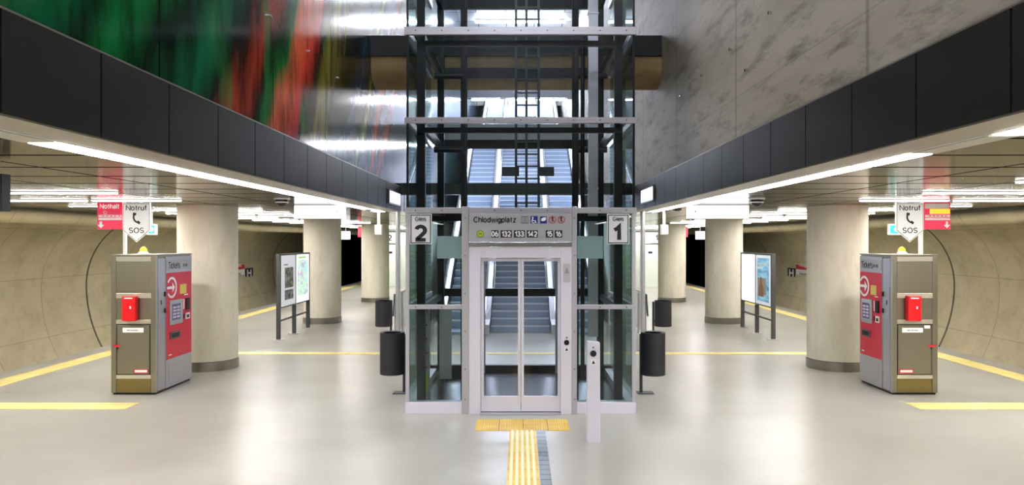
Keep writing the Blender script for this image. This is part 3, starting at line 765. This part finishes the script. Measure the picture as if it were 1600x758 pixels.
for s, side in ((-1, 'left'), (1, 'right')):
    # pole carrying the fascia end, glass barrier beside it
    x = -2.56 if s < 0 else 2.56
    t = thing('support_pole', 'slim steel pole under the %s fascia end beside the lift' % side, 'pole', (x, 15.4, 0), 'poles under the fascia ends')
    build('tube', MB().rod((x, 15.4, .02), (x, 15.4, 2.904), .05, n=24), steel, t)
    build('foot', MB().rod((x, 15.4, 0), (x, 15.4, .019), .1, n=24), steel, t)
    t = thing('glass_barrier', 'low glass barrier with chrome handrail beside the %s escalator foot' % side, 'railing', (s*2.75, 18, 0), 'glass barriers by the escalators')
    build('pane', MB().box(s*2.93, s*2.945, 17.2, 19.4, .12, 1.0), clear, t)
    build('handrail', MB().path([(s*2.94, 17.0, .55), (s*2.94, 17.2, 1.03), (s*2.94, 19.4, 1.03)], .028), chrome, t)
    for y in (17.3, 18.3, 19.3): build('post', MB().box(s*2.915, s*2.96, y-.025, y+.025, 0, 1.0), steel, t)

# ------------------------------------------------------------------ ticket machines
def machine(s, xi, xo, y0, y1, side):
    """s: -1 left one, xi inner face, xo outer face"""
    t = thing('ticket_machine', 'steel ticket machine with red front on the %s side, before the nearest %s column' % (side, side), 'ticket machine', ((xi+xo)/2, (y0+y1)/2, 0), 'ticket machines')
    H = 2.09; a, b = min(xi, xo), max(xi, xo)
    build('body', MB().box(a+.012, b-.012, y0+.012, y1-.012, .03, H-.02), warmsteel, t)
    build('foot', MB().box(a+.02, b-.02, y0+.02, y1-.02, 0, .03), darksteel, t)
    fr = MB()
    for x in (a, b-.075): fr.box(x, x+.075, y0, y0+.04, .03, H-.021)
    fr.box(a-.005, b+.005, y0-.005, y1+.005, H-.02, H)
    build('frame', fr, warmsteel, t, .004)
    sgn = 1 if s < 0 else -1      # outward direction of the ticket face
    # service front
    ss = M('strip_steel', 'd0cabb', .3, .6)
    for z, h in ((H-.10, .07), (1.44, .075), (1.06, .06), (.24, .055)): build('cross_strip', MB().box(a+.076, b-.076, y0-.004, y0+.0119, z, z+h), ss, t, .003)
    build('upper_panel', MB().box(a+.08, b-.08, y0+.004, y0+.0118, 1.53, H-.11), warmsteel, t)
    dr = build('service_door', MB().box(a+.09, b-.1, y0-.002, y0+.0118, .31, 1.04), warmsteel, t, .003)
    gp = MB().box(a+.082, a+.088, y0+.002, y0+.0118, .3, 1.05).box(b-.098, b-.092, y0+.002, y0+.0118, .3, 1.05).box(a+.09, b-.1, y0+.002, y0+.0118, .301, .308).box(a+.09, b-.1, y0+.002, y0+.0118, 1.043, 1.05)
    build('door_gap', gp, black, t)
    lx = a+.085 if s < 0 else b-.085
    build('lock', MB().disc((lx+(-s)*(.015), .695), .012, y0-.012, y0-.0025, 14), black, dr)
    build('seal_sticker', MB().box(lx-.055, lx+.055, y0-.0045, y0-.0025, .715, .745), red, dr)
    cx = (a+b)/2
    q = build('white_label', MB().box(cx-.01*s-.17 if s < 0 else cx-.19, cx-.01*s+.14 if s < 0 else cx+.12, y0-.0045, y0-.0025, .93, 1.0), white, dr)
    text('Nicht benutzen', .026, ((cx-.015 if s < 0 else cx-.035), y0-.0065, .965), ink, q, bold=.0)
    if s > 0: build('corner_label', MB().box(b-.2, b-.115, y0-.0045, y0-.0025, .99, 1.035), white, dr)
    lx0 = b-.33 if s < 0 else a+.105
    q = build('red_label', MB().box(lx0, lx0+.215, y0-.0045, y0-.0025, .32, .385), red, dr)
    build('label_text_field', MB().box(lx0+.015, lx0+.2, y0-.0065, y0-.0046, .335, .372), white, q)
    build('kick_panel', MB().box(a+.08, b-.08, y0+.002, y0+.0118, .035, .235), brass, t)
    # red emergency call box
    cxr = a+.31 if s < 0 else a+.29
    cb = build('emergency_call_box', MB().box(cxr-.1, cxr+.1, y0-.1, y0-.0045, 1.11, 1.48), boxred, t, .012)
    build('box_caption', MB().box(cxr-.06, cxr+.06, y0-.1025, y0-.1005, 1.44, 1.455), inkw, cb)
    build('box_speaker', MB().box(cxr+.02, cxr+.04, y0-.1035, y0-.1005, 1.29, 1.33), inkw, cb)
    # ticket face (towards the lift)
    X = xi
    def pl(name, ya, yb, z0, z1, th, mat, par, bev=0): return build(name, MB().box(X-sgn*.011 if th > 0 else X, X+sgn*th, ya, yb, z0, z1), mat, par, bev)
    pl('side_frame', y0+.001, y0+.04, .03, H-.021, .003, sidesteel, t)
    up = pl('side_panel', y0+.05, y0+.27, .05, H-.06, .004, sidesteel, t)
    sd = pl('side_door', y0+.06, y0+.26, 1.12, 1.6, .012, sidesteel, t, .003)
    build('hinge', MB().box(X+sgn*.0121, X+sgn*.03, y0+.225, y0+.25, 1.2, 1.27).box(X+sgn*.0121, X+sgn*.03, y0+.225, y0+.25, 1.45, 1.52), black, sd)
    build('keyhole', MB().box(X+sgn*.0121, X+sgn*.015, y0+.12, y0+.145, 1.33, 1.4), black, sd)
    fa = pl('ticket_front', y0+.28, y1-.01, .04, H-.04, .008, sidesteel, t)
    ya, yb = y0+.30, y1-.03
    h = pl('ticket_header', ya, yb, 1.84, 2.0, .014, signgrey, t)
    fc = 'right' if s < 0 else 'left'
    def Y(u): return ya+(yb-ya)*(u if s < 0 else 1-u)      # u from left to right as read
    xt = X+sgn*.0145
    text('Tickets', .13, (xt, Y(.07), 1.915), ink, h, fc, bold=.014, align='LEFT', sx=.9)
    text('@ (o)', .08, (xt, Y(.66), 1.91), ink, h, fc, bold=.02, align='LEFT', sx=.9)
    rp = pl('red_panel', ya, yb, .47, 1.8, .012, red, t)
    def yb_(u0, u1): return (min(Y(u0), Y(u1)), max(Y(u0), Y(u1)))
    def rpart(name, u0, u1, z0, z1, th, mat, par=None, bev=0):
        q0, q1 = yb_(u0, u1)
        return build(name, MB().box(X+sgn*.0121, X+sgn*th, q0, q1, z0, z1), mat, par or rp, bev)
    # arrow ring symbol
    cyy, czz = Y(.2), 1.57
    mb = MB(); R0, R1 = .13, .165; n = 32
    for i in range(3, n-3):
        a0_, a1_ = math.pi+2*math.pi*i/n, math.pi+2*math.pi*(i+1)/n
        k = 1 if s < 0 else -1
        P = lambda r, a_: (cyy+k*r*math.cos(a_), czz+r*math.sin(a_))
        mb.prism([P(R0, a0_), P(R1, a0_), P(R1, a1_), P(R0, a1_)], 'x', X+sgn*.0121, X+sgn*.015)
    k = 1 if s < 0 else -1
    mb.prism([(cyy-k*.15, czz-.02), (cyy+k*.02, czz-.02), (cyy+k*.02, czz-.08), (cyy+k*.1, czz), (cyy+k*.02, czz+.08), (cyy+k*.02, czz+.02), (cyy-k*.15, czz+.02)], 'x', X+sgn*.0121, X+sgn*.015)
    build('arrow_symbol', mb, inkw, rp)
    rpart('yellow_notice', .52, .78, 1.45, 1.6, .016, M('notice_yellow', 'd8c860', .5))
    sc = rpart('screen_bezel', .1, .6, .99, 1.37, .03, M('bezel', 'b8b8ba', .3, .6), None, .006)
    q0, q1 = yb_(.17, .5)
    scr = build('screen', MB().box(X+sgn*.0301, X+sgn*.033, q0, q1, 1.06, 1.31), M('screen_glass', '46495a', .12, emit='7a7f9a', estr=.15), sc)
    mb = MB()
    for i in range(4):
        for j in range(2):
            r0, r1 = yb_(.2+.15*j, .32+.15*j); mb.box(X+sgn*.0331, X+sgn*.0345, r0, r1, 1.09+.05*i, 1.12+.05*i)
    build('screen_button', mb, M('screen_icon', 'b5a0b4', .4, emit='b5a0b4', estr=.15), scr)
    rpart('card_reader', .76, .9, 1.18, 1.37, .028, darksteel)
    q = rpart('coin_plate', .75, .92, 1.03, 1.13, .02, white); q0, q1 = yb_(.79, .88)
    build('coin_slot', MB().box(X+sgn*.0201, X+sgn*.023, q0, q1, 1.05, 1.1), black, q)
    rpart('note_plate', .66, .7, 1.2, 1.36, .016, inkw); rpart('note_plate', .65, .71, 1.05, 1.12, .016, darksteel)
    q = rpart('ticket_tray', .12, .5, .77, .88, .03, M('tray', '7e6a6a', .3, .5)); q0, q1 = yb_(.16, .46)
    build('tray_opening', MB().box(X+sgn*.0301, X+sgn*.032, q0, q1, .79, .86), black, q)
    rpart('small_caption', .08, .2, .52, .54, .0145, inkw); rpart('small_caption', .7, .85, 1.42, 1.435, .0145, inkw)
    pl('lower_panel', ya+.08, yb-.08, .12, .4, .013, sidesteel, t, .003)
    # beacon on top
    bx = a+.38 if s < 0 else a+.25; by = y0+.2
    q = build('beacon_base', MB().lathe((bx, by, H), [(0, .0), (.075, .0), (.075, .02), (.05, .05), (0, .05)], 24), white, t)
    build('beacon', MB().lathe((bx, by, H), [(.055, .051), (.05, .08), (.02, .115), (0, .12)], 24), yellow, q)
    return t, H
mL, MH = machine(-1, -5.43, -6.10, 10.97, 12.15, 'left')
mR, MH = machine(1, 5.54, 6.22, 10.97, 12.0, 'right')

def sos(s, side):
    d = 11.05; pm = F/d; X = lambda v: (v-CX)/pm; Z = lambda v: CH-(v-CY)/pm
    if s < 0: pole, rd, sh = (189.5, 194), (151, 190.5), (192, 235)
    else: pole, rd, sh = (1439.5, 1445), (1444, 1486), (1400, 1443)
    pc = (X(pole[0])+X(pole[1]))/2
    t = thing('emergency_sign_post', 'emergency sign post with red panel and white Notruf SOS shield on the %s ticket machine' % side, 'sign', (pc, d+.06, 2.09), 'emergency sign posts')
    build('pole', MB().box(X(pole[0]), X(pole[1]), d+.045, d+.085, 2.0905, 2.87), white, t)
    z0, z1 = Z(358.5), Z(316)
    r = build('red_panel', MB().box(X(rd[0]), X(rd[1]), d+.015, d+.044, z0, z1), pinkred, t)
    y0, y1 = d+.011, d+.0145
    w = X(rd[1])-X(rd[0]); x0 = X(rd[0])
    if s < 0:
        text('Nothalt', .092, (x0+w/2, y0, z1-.06), shieldw, r, bold=.03, sx=.93)
        cx = x0+.055
    else:
        cx = x0+w-.055
        build('yellow_band', MB().box(x0+.09, x0+w-.01, y0, y1, z1-.175, z1-.10), M('band_yellow', 'e8dc3c', .4, emit='e8dc3c', estr=.3), r)
        build('white_band', MB().box(x0+.02, x0+w-.02, y0+.001, y1, z1-.095, z1-.02), inkw, r)
    build('train_pictogram', MB().box(x0+.02, x0+w-.01, y0, y1, z1-.225, z1-.19).box(x0+.02, x0+w-.01, y0, y1, z1-.27, z1-.235).ring((x0+.12, z1-.155), .018, .026, y0, y1, 16), inkw, r)
    mb = MB()
    for i in range(5): mb.box(x0+.075+i*.06, x0+.11+i*.06, y0-.001, y1, z1-.214, z1-.2)
    build('train_windows', mb, pinkred, r)
    build('down_arrow', MB().prism([(cx-.018, z0+.12), (cx-.018, z0+.07), (cx-.05, z0+.07), (cx, z0+.015), (cx+.05, z0+.07), (cx+.018, z0+.07), (cx+.018, z0+.12)], 'y', y0, y1), inkw, r)
    a, b, c0 = X(sh[0]), X(sh[1]), (X(sh[0])+X(sh[1]))/2
    zt_, zm, zb = Z(317), Z(360), Z(378.5)
    o = build('shield', MB().prism([(a, zt_), (b, zt_), (b, zm), (c0, zb), (a, zm)], 'y', d-.005, d+.014), shieldw, t)
    e = .012; th = .006
    mb = MB()
    P = [(a+e, zt_-e), (b-e, zt_-e), (b-e, zm+e*.4), (c0, zb+e*1.4), (a+e, zm+e*.4)]
    for p_, q_ in zip(P, P[1:]+P[:1]): mb.bar((p_[0], d-.007, p_[1]), (q_[0], d-.007, q_[1]), .003, th)
    # bars lie in the XZ plane
    build('shield_border', mb, ink, o)
    text('Notruf', .1, (c0, d-.0075, zt_-.075), ink, o, bold=.01, sx=1.1)
    text('SOS', .1, (c0, d-.0075, zm-.0), ink, o, bold=.01, sx=1.15)
    # telephone handset
    mb = MB(); cxh, czh = c0+.04, zt_-.215
    pts = [(cxh+.12*math.cos(math.radians(q)), czh+.12*math.sin(math.radians(q))) for q in range(150, 260, 10)]
    mb.ring((cxh, czh), .07, .095, d-.009, d-.0055, 14, math.radians(150), math.radians(255))
    mb.obox((cxh-.068, d-.0072, czh+.047), (.048, .0035, .038), Matrix.Rotation(math.radians(15), 3, 'Y'))
    mb.obox((cxh-.008, d-.0072, czh-.08), (.05, .0035, .038), Matrix.Rotation(math.radians(40), 3, 'Y'))
    build('telephone_symbol', mb, ink, o)
sos(-1, 'left'); sos(1, 'right')

# ------------------------------------------------------------------ poster boards
def board(s, side):
    if s < 0: xb, ya, yb = -5.57, 16.95, 19.3
    else: xb, ya, yb = 5.86, 17.05, 19.4
    t = thing('poster_board', 'free-standing %s poster board with %s poster panels on grey posts' % (side, 'a grey photo and a green' if s < 0 else 'a blue and a white lit'), 'poster board', (xb, (ya+yb)/2, 0), 'poster boards on the platform')
    ym = (ya+yb)/2
    for y in (ya, ym, yb):
        p = build('post', MB().box(xb-.045, xb+.045, y-.03, y+.03, .02, 1.99 if y != ym else .72), greyfr, t, .004)
        build('foot_plate', MB().box(xb-.13, xb+.13, y-.07, y+.07, .0, .019), steel, p)
    build('crossbar', MB().box(xb-.015, xb+.015, ya+.031, ym-.031, .42, .46).box(xb-.015, xb+.015, ym+.031, yb-.031, .42, .46), greyfr, t)
    k = 1 if s < 0 else -1
    for i, (p0, p1) in enumerate(((ya+.031, ym-.01), (ym+.01, yb-.031))):
        c = build('poster_case', MB().box(xb-.04, xb+.04, p0, p1, .73, 1.99), greyfr, t, .003)
        xf = xb+k*.0405
        def pan(name, a0, a1, z0, z1, th, mat, par=c):
            A, B = (p0+(p1-p0)*a0, p0+(p1-p0)*a1)
            return build(name, MB().box(xf, xf+k*th, A, B, z0, z1), mat, par)
        lit = (s < 0 and i == 1) or (s > 0 and i == 1)
        pan('poster_sheet', .03, .97, .76, 1.95, .004, litpanel if lit else litpaper)
        if s < 0 and i == 0:
            m = M('photo_print', '7a7a7a', .5); gg = G(m)
            gg.l(gg.ramp(gg.noise(gg.pos(), 9, 5), [(.35, lin('33373a')), (.5, lin('8a8a8a')), (.6, lin('c9c6c0')), (.68, lin('a4706c'))]), gg.b.inputs['Base Color'])
            pan('photo', .25, .82, 1.18, 1.66, .006, m); pan('photo', .25, .82, .9, 1.13, .006, m)
            pan('caption', .2, .45, 1.72, 1.74, .006, ink)
        elif s < 0:
            m = M('green_poster_print', 'a8d8a0', .5, emit='ffffff', estr=.0); gg = G(m)
            nz = gg.noise(gg.pos(), 3, 5, (1, 1, 2)); col = gg.ramp(nz, [(.35, lin('e59abc')), (.42, lin('a3acdc')), (.52, lin('cfe8c0')), (.64, lin('a5dde2'))])
            gg.l(col, gg.b.inputs['Base Color']); gg.l(col, gg.b.inputs['Emission Color']); gg.b.inputs['Emission Strength'].default_value = .5
            pan('colour_print', .1, .9, .92, 1.82, .006, m)
            pan('green_line', .15, .75, 1.85, 1.9, .007, M('print_green', '8fd060', .5, emit='8fd060', estr=.4))
        elif i == 0:
            m = M('blue_poster_print', '5f9cc4', .5); gg = G(m)
            col = gg.ramp(gg.noise(gg.pos(), 4, 4, (1, .5, 3)), [(.35, lin('3f7fae')), (.5, lin('79b4d2')), (.65, lin('a5cddd'))])
            gg.l(col, gg.b.inputs['Base Color']); gg.l(col, gg.b.inputs['Emission Color']); gg.b.inputs['Emission Strength'].default_value = .25
            pan('blue_print', .12, .86, .84, 1.88, .006, m)
            pan('headline', .32, .84, 1.72, 1.76, .0075, inkw); pan('headline', .5, .84, 1.62, 1.655, .0075, inkw)
            A = p0+(p1-p0)*.62
            fm = M('figure_brown', 'a5805f', .6)
            build('printed_figure', MB().prism([(A-.2, .95), (A+.2, .95), (A+.17, 1.15), (A+.06, 1.28), (A+.04, 1.4), (A, 1.45), (A-.04, 1.4), (A-.06, 1.28), (A-.17, 1.15)], 'x', xf+k*.0062, xf+k*.008), fm, c)
            pan('photo_ground', .3, .84, 1.0, 1.4, .0061, M('photo_tan', 'b9aa92', .6))
board(-1, 'left'); board(1, 'right')

# ------------------------------------------------------------------ litter bins
def bin_(x, y, zb, h, r, px_, label):
    t = thing('litter_bin', label, 'litter bin', (x, y, 0), 'charcoal litter bins beside the lift')
    build('bucket', MB().lathe((x, y, zb), [(0, 0), (r-.006, 0), (r, .006), (r, h), (r-.012, h+.004), (r-.02, h), (r-.02, .02), (0, .02)], 40), binm, t)
    build('rim', MB().lathe((x, y, zb+h), [(r-.05, .002), (r-.003, .0045), (r-.003, .012), (r-.05, .006)], 40), M('rim_grey', '3a3c40', .4, .3), t)
    s = 1 if px_ > x else -1
    build('pole', MB().box(px_-.02, px_+.02, y-.02, y+.02, .02, zb+h-.02).box(min(px_, x+s*r)-.01*s if s > 0 else px_, max(px_, x+s*r), y-.02, y+.02, zb+.1, zb+.14), binm, t)
    build('base_plate', MB().box(px_-.16 if s > 0 else px_-.06, px_+.06 if s > 0 else px_+.18, y-.09, y+.09, 0, .015), greyfr, t)
bin_(-1.93, 11.1, .29, .62, .185, -1.75, 'larger nearer charcoal bin on a pole, left of the lift')
bin_(-3.06, 16.5, .38, .57, .19, -2.9, 'smaller farther charcoal bin, left of the lift by the steel pole')
bin_(2.0, 11.1, .28, .63, .185, 1.82, 'larger nearer charcoal bin on a pole, right of the lift')
bin_(3.2, 16.5, .38, .57, .19, 2.98, 'smaller farther charcoal bin, right of the lift by the steel pole')

# ------------------------------------------------------------------ things under the ceiling
for s, side in ((-1, 'left'), (1, 'right')):
    # lit direction sign
    x0, x1 = ((460-CX)/F*12.7, -3.07) if s < 0 else (2.92, (1170-CX)/F*12.7)
    t = thing('lit_direction_sign', 'bright white lit sign box under the %s ceiling before the second column' % side, 'lit sign', ((x0+x1)/2, 12.8, 2.68), 'lit sign boxes under the ceiling')
    build('case', MB().box(x0-.01, x1+.01, 12.715, 12.9, 2.68, 2.919), white, t)
    f = build('lit_face', MB().box(x0, x1, 12.7, 12.714, 2.69, 2.9), litwhite, t)
    xa = x0+.12 if s > 0 else x1-.12
    build('arrow', MB().prism([(xa-.05, 2.8), (xa-.01, 2.83), (xa-.01, 2.807), (xa+.05, 2.807), (xa+.05, 2.793), (xa-.01, 2.793), (xa-.01, 2.77)] if s > 0 else [(xa+.05, 2.8), (xa+.01, 2.83), (xa+.01, 2.807), (xa-.05, 2.807), (xa-.05, 2.793), (xa+.01, 2.793), (xa+.01, 2.77)], 'y', 12.697, 12.6995), M('arrow_pale', 'a8a8b4', .5), f)
    # dome camera
    x = -3.5 if s < 0 else 3.47
    t = thing('dome_camera', 'dome camera on the %s ceiling beside the fascia lamp strip' % side, 'camera', (x, 10.8, 2.8), 'ceiling dome cameras')
    build('collar', MB().lathe((x, 10.8, 2.919), [(0, 0), (.12, 0), (.115, -.018), (0, -.018)], 32), white, t)
    build('dome', MB().lathe((x, 10.8, 2.90), [(.092, 0), (.09, -.035), (.07, -.07), (.035, -.095), (0, -.1)], 32), blackg, t)
    build('dome_ring', MB().lathe((x, 10.8, 2.90), [(.093, -.03), (.1, -.035), (.097, -.05), (.089, -.05), (.093, -.03)], 32), white, t)
    # recessed detector
    x = -3.05*1.02*1.0 if s < 0 else 3.15
    d = 14.3; x = ((576-CX) if s < 0 else (1058-CX))/F*d
    tag(build('ceiling_detector', MB().lathe((x, d, 2.919), [(0, 0), (.09, 0), (.08, -.03), (.04, -.045), (0, -.045)], 24), greyfr), 'small round detector on the %s ceiling between the lit sign and the hanging white box' % side, 'detector', 'ceiling detectors')
    # hanging white box
    d = 14.9; pm = F/d; c = (592-CX)/pm if s < 0 else (1038-CX)/pm
    t = thing('hanging_speaker', 'white box on a short hanging rod under the %s fascia lamp strip' % side, 'loudspeaker', (c, d, 2.43), 'white boxes hanging near the fascia ends')
    build('rod', MB().rod((c, d, 2.62), (c, d, 2.894), .03), white, t)
    build('box', MB().box(c-.07, c+.07, d-.08, d+.08, 2.42, 2.62), white, t, .01)
    # far exit sign on the platform
    d = 30; pm = F/d; c = (540-CX)/pm if s < 0 else (1094-CX)/pm
    t = thing('hanging_exit_sign', 'small far white sign hanging before the dark %s tunnel mouth' % side, 'sign', (c, d, 2.37), 'small far hanging signs')
    build('rod', MB().rod((c, d, 2.68), (c, d, 2.919), .02), white, t)
    build('plate', MB().box(c-.18, c+.18, d-.04, d+.04, 2.35, 2.68), litpanel, t)
    # red far sign
    d = 31; pm = F/d; c = (563-CX)/pm if s < 0 else (1071-CX)/pm
    tag(build('far_red_sign', MB().box(c-.1, c+.1, d-.02, d+.02, 2.45, 2.91), red), 'tiny far red sign under the ceiling beside the farthest %s column' % side, 'sign', 'tiny far red signs')
    # green exit sign behind the SOS shield
    d = 13.5 ; pm = F/d
    c0, c1 = ((229-CX)/pm, (244-CX)/pm) if s < 0 else ((1389-CX)/pm, (1412-CX)/pm)
    z0, z1 = CH-(367-CY)/pm, CH-(350-CY)/pm
    t = thing('exit_sign', 'small teal and white exit sign hanging behind the %s Notruf shield' % side, 'sign', ((c0+c1)/2, d, z0), 'teal exit signs')
    build('case', MB().box(c0, c1, d, d+.06, z0, z1), litpaper, t)
    build('teal_face', MB().box(c0+.02, c1-.03, d-.004, d-.0005, z0+.025, z1-.025), teal, t)
    cm = (c0+c1)/2
    build('rod', MB().rod((cm, d+.03, z1), (cm, d+.03, 2.919), .012, n=8), white, t)
    build('white_mark', MB().disc((cm, (z0+z1)/2), .045, d-.007, d-.0045, 16), inkw, t)
    # lit display on the fascia end
    fxx = LX if s < 0 else RX
    y0, y1 = (13.9, 15.1) if s < 0 else (12.95, 14.15)
    t = thing('fascia_display', 'small lit display mounted on the %s charcoal fascia beside the lift' % side, 'lit sign', (fxx, (y0+y1)/2, 3.05), 'small displays on the fascia')
    k = -s
    build('frame', MB().box(fxx, fxx+k*.035, y0-.04, y1+.04, 3.0, 3.28), M('display_frame', '77777c', .3, .6), t)
    build('lit_face', MB().box(fxx+k*.0351, fxx+k*.04, y0, y1, 3.03, 3.25), M('display_face', 'ffffff', .3, emit='eef2ff', estr=.7 if s < 0 else 2.5), t)
# dark board at the left picture edge
t = thing('hanging_monitor', 'edge of a dark hanging monitor at the left picture border', 'monitor', (-4.6, 6.05, 2.5))
build('case', MB().box(-5.1, -4.225, 6.0, 6.1, 2.54, 2.845), darksteel, t)
build('screen', MB().box(-5.07, -4.26, 5.99, 5.9995, 2.57, 2.82), M('monitor_screen', '16181c', .15), t)
build('rod', MB().rod((-4.65, 6.05, 2.845), (-4.65, 6.05, 2.919), .02), darksteel, t)
# small dark camera below the fascia, left ceiling
x = (20-CX)/F*10.3
tag(build('ceiling_detector', MB().lathe((x, 10.3, 2.919), [(0, 0), (.1, 0), (.09, -.03), (.05, -.045), (0, -.045)], 24), white), 'small round detector on the left ceiling near the picture edge', 'detector', 'ceiling detectors')

# ------------------------------------------------------------------ on the vault walls
for s, side in ((-1, 'left'), (1, 'right')):
    struct('trim_duct_'+side, MB().box(s*12.38, s*12.52, YB, YE, 2.66, 2.8), M('duct_dark', '2a241a', .6), 'long dark cable duct along the top of the %s tunnel wall' % side)
    y0 = 33.2; k = -s
    X = s*13.18
    t = thing('station_name_sign', 'red and white station name sign on the %s tunnel wall, half behind the nearest column' % side, 'sign', (X, y0+1, .6), 'station name signs on the tunnel walls')
    ya, yb = y0-.1, y0+1.9
    build('red_field', MB().box(X, X+k*.04, ya, yb, .95, 1.4), red, t)
    build('white_field', MB().box(X, X+k*.04, ya, yb, .45, .949), white, t)
    text('Chlodwigplatz', .23, (X+k*.0435, (ya+yb)/2, 1.17), inkw, t, 'right' if s < 0 else 'left', bold=.02, sx=.8)
    text('Richtung Innenstadt', .13, (X+k*.0435, (ya+yb)/2, .75), ink, t, 'right' if s < 0 else 'left', sx=.92)
    t = thing('stop_letter_sign', 'square black sign with a white H on the %s tunnel wall' % side, 'sign', (X, y0+2.4, .5), 'black H signs on the tunnel walls')
    build('plate', MB().box(X, X+k*.05, y0+1.95, y0+2.95, .5, .97), black, t)
    build('h_symbol', MB().box(X+k*.051, X+k*.055, y0+2.15, y0+2.3, .56, .91).box(X+k*.051, X+k*.055, y0+2.6, y0+2.75, .56, .91).box(X+k*.051, X+k*.055, y0+2.301, y0+2.599, .69, .78), inkw, t)
    # end wall: door and number
    xc = s*6.75
    t = thing('service_door', 'pale green service door in the far %s end wall' % side, 'door', (xc, 36.3, 0), 'service doors in the end walls')
    build('leaf', MB().box(xc-.75, xc+.75, 36.34, 36.399, 0, 2.1), M('door_pale', 'd6ded2', .4), t, .005)
    build('frame', MB().box(xc-.8, xc-.751, 36.33, 36.399, 0, 2.15).box(xc+.751, xc+.8, 36.33, 36.399, 0, 2.15).box(xc-.75, xc+.75, 36.33, 36.399, 2.101, 2.15), greyfr, t)
    build('notice', MB().box(s*6.42-.1, s*6.42+.1, 36.33, 36.3395, 1.66, 1.76), ink, t)
    xs = (609-CX)/F*36.3 if s < 0 else (1026-CX)/F*36.3
    t = thing('end_wall_number_sign', 'small white sign with a black %s on the far %s end wall' % ('2' if s < 0 else '1', side), 'sign', (xs, 36.35, 2.2), 'track number signs on the end walls')
    build('plate', MB().box(xs-.22, xs+.22, 36.34, 36.399, 2.2, 2.68), white, t)
    text('2' if s < 0 else '1', .34, (xs, 36.335, 2.44), ink, t, bold=.04)
    build_b = struct('trim_end_'+side, MB().box(s*7.7, s*2.75, 36.3, 36.399, 2.72, 2.8), greyfr)
# little wall bolts glinting on the shaft walls
for s, pts in ((1, ((1205, 20), (1143, 77), (1098, 118), (1065, 150), (1038, 173), (1018, 193), (1168, 110))), (-1, ((420, 25), (482, 80), (527, 122), (612, 195)))):
    k = abs(LX if s < 0 else RX)+.06
    for i, (qx, qy) in enumerate(pts):
        d = k*F/abs(qx-CX); z = CH+(CY-qy)/F*d
        o = build('wall_anchor', MB().rod((s*k, d, z), (s*(k-.03), d, z), .018, n=12), chrome)
        tag(o, 'small shiny anchor on the %s, %s from the front' % ('bare concrete shaft wall' if s > 0 else 'painted shaft wall', ords[sorted([abs(a[0]-CX) for a in pts], reverse=True).index(abs(qx-CX))]), 'wall anchor', 'shiny anchors on the shaft walls')
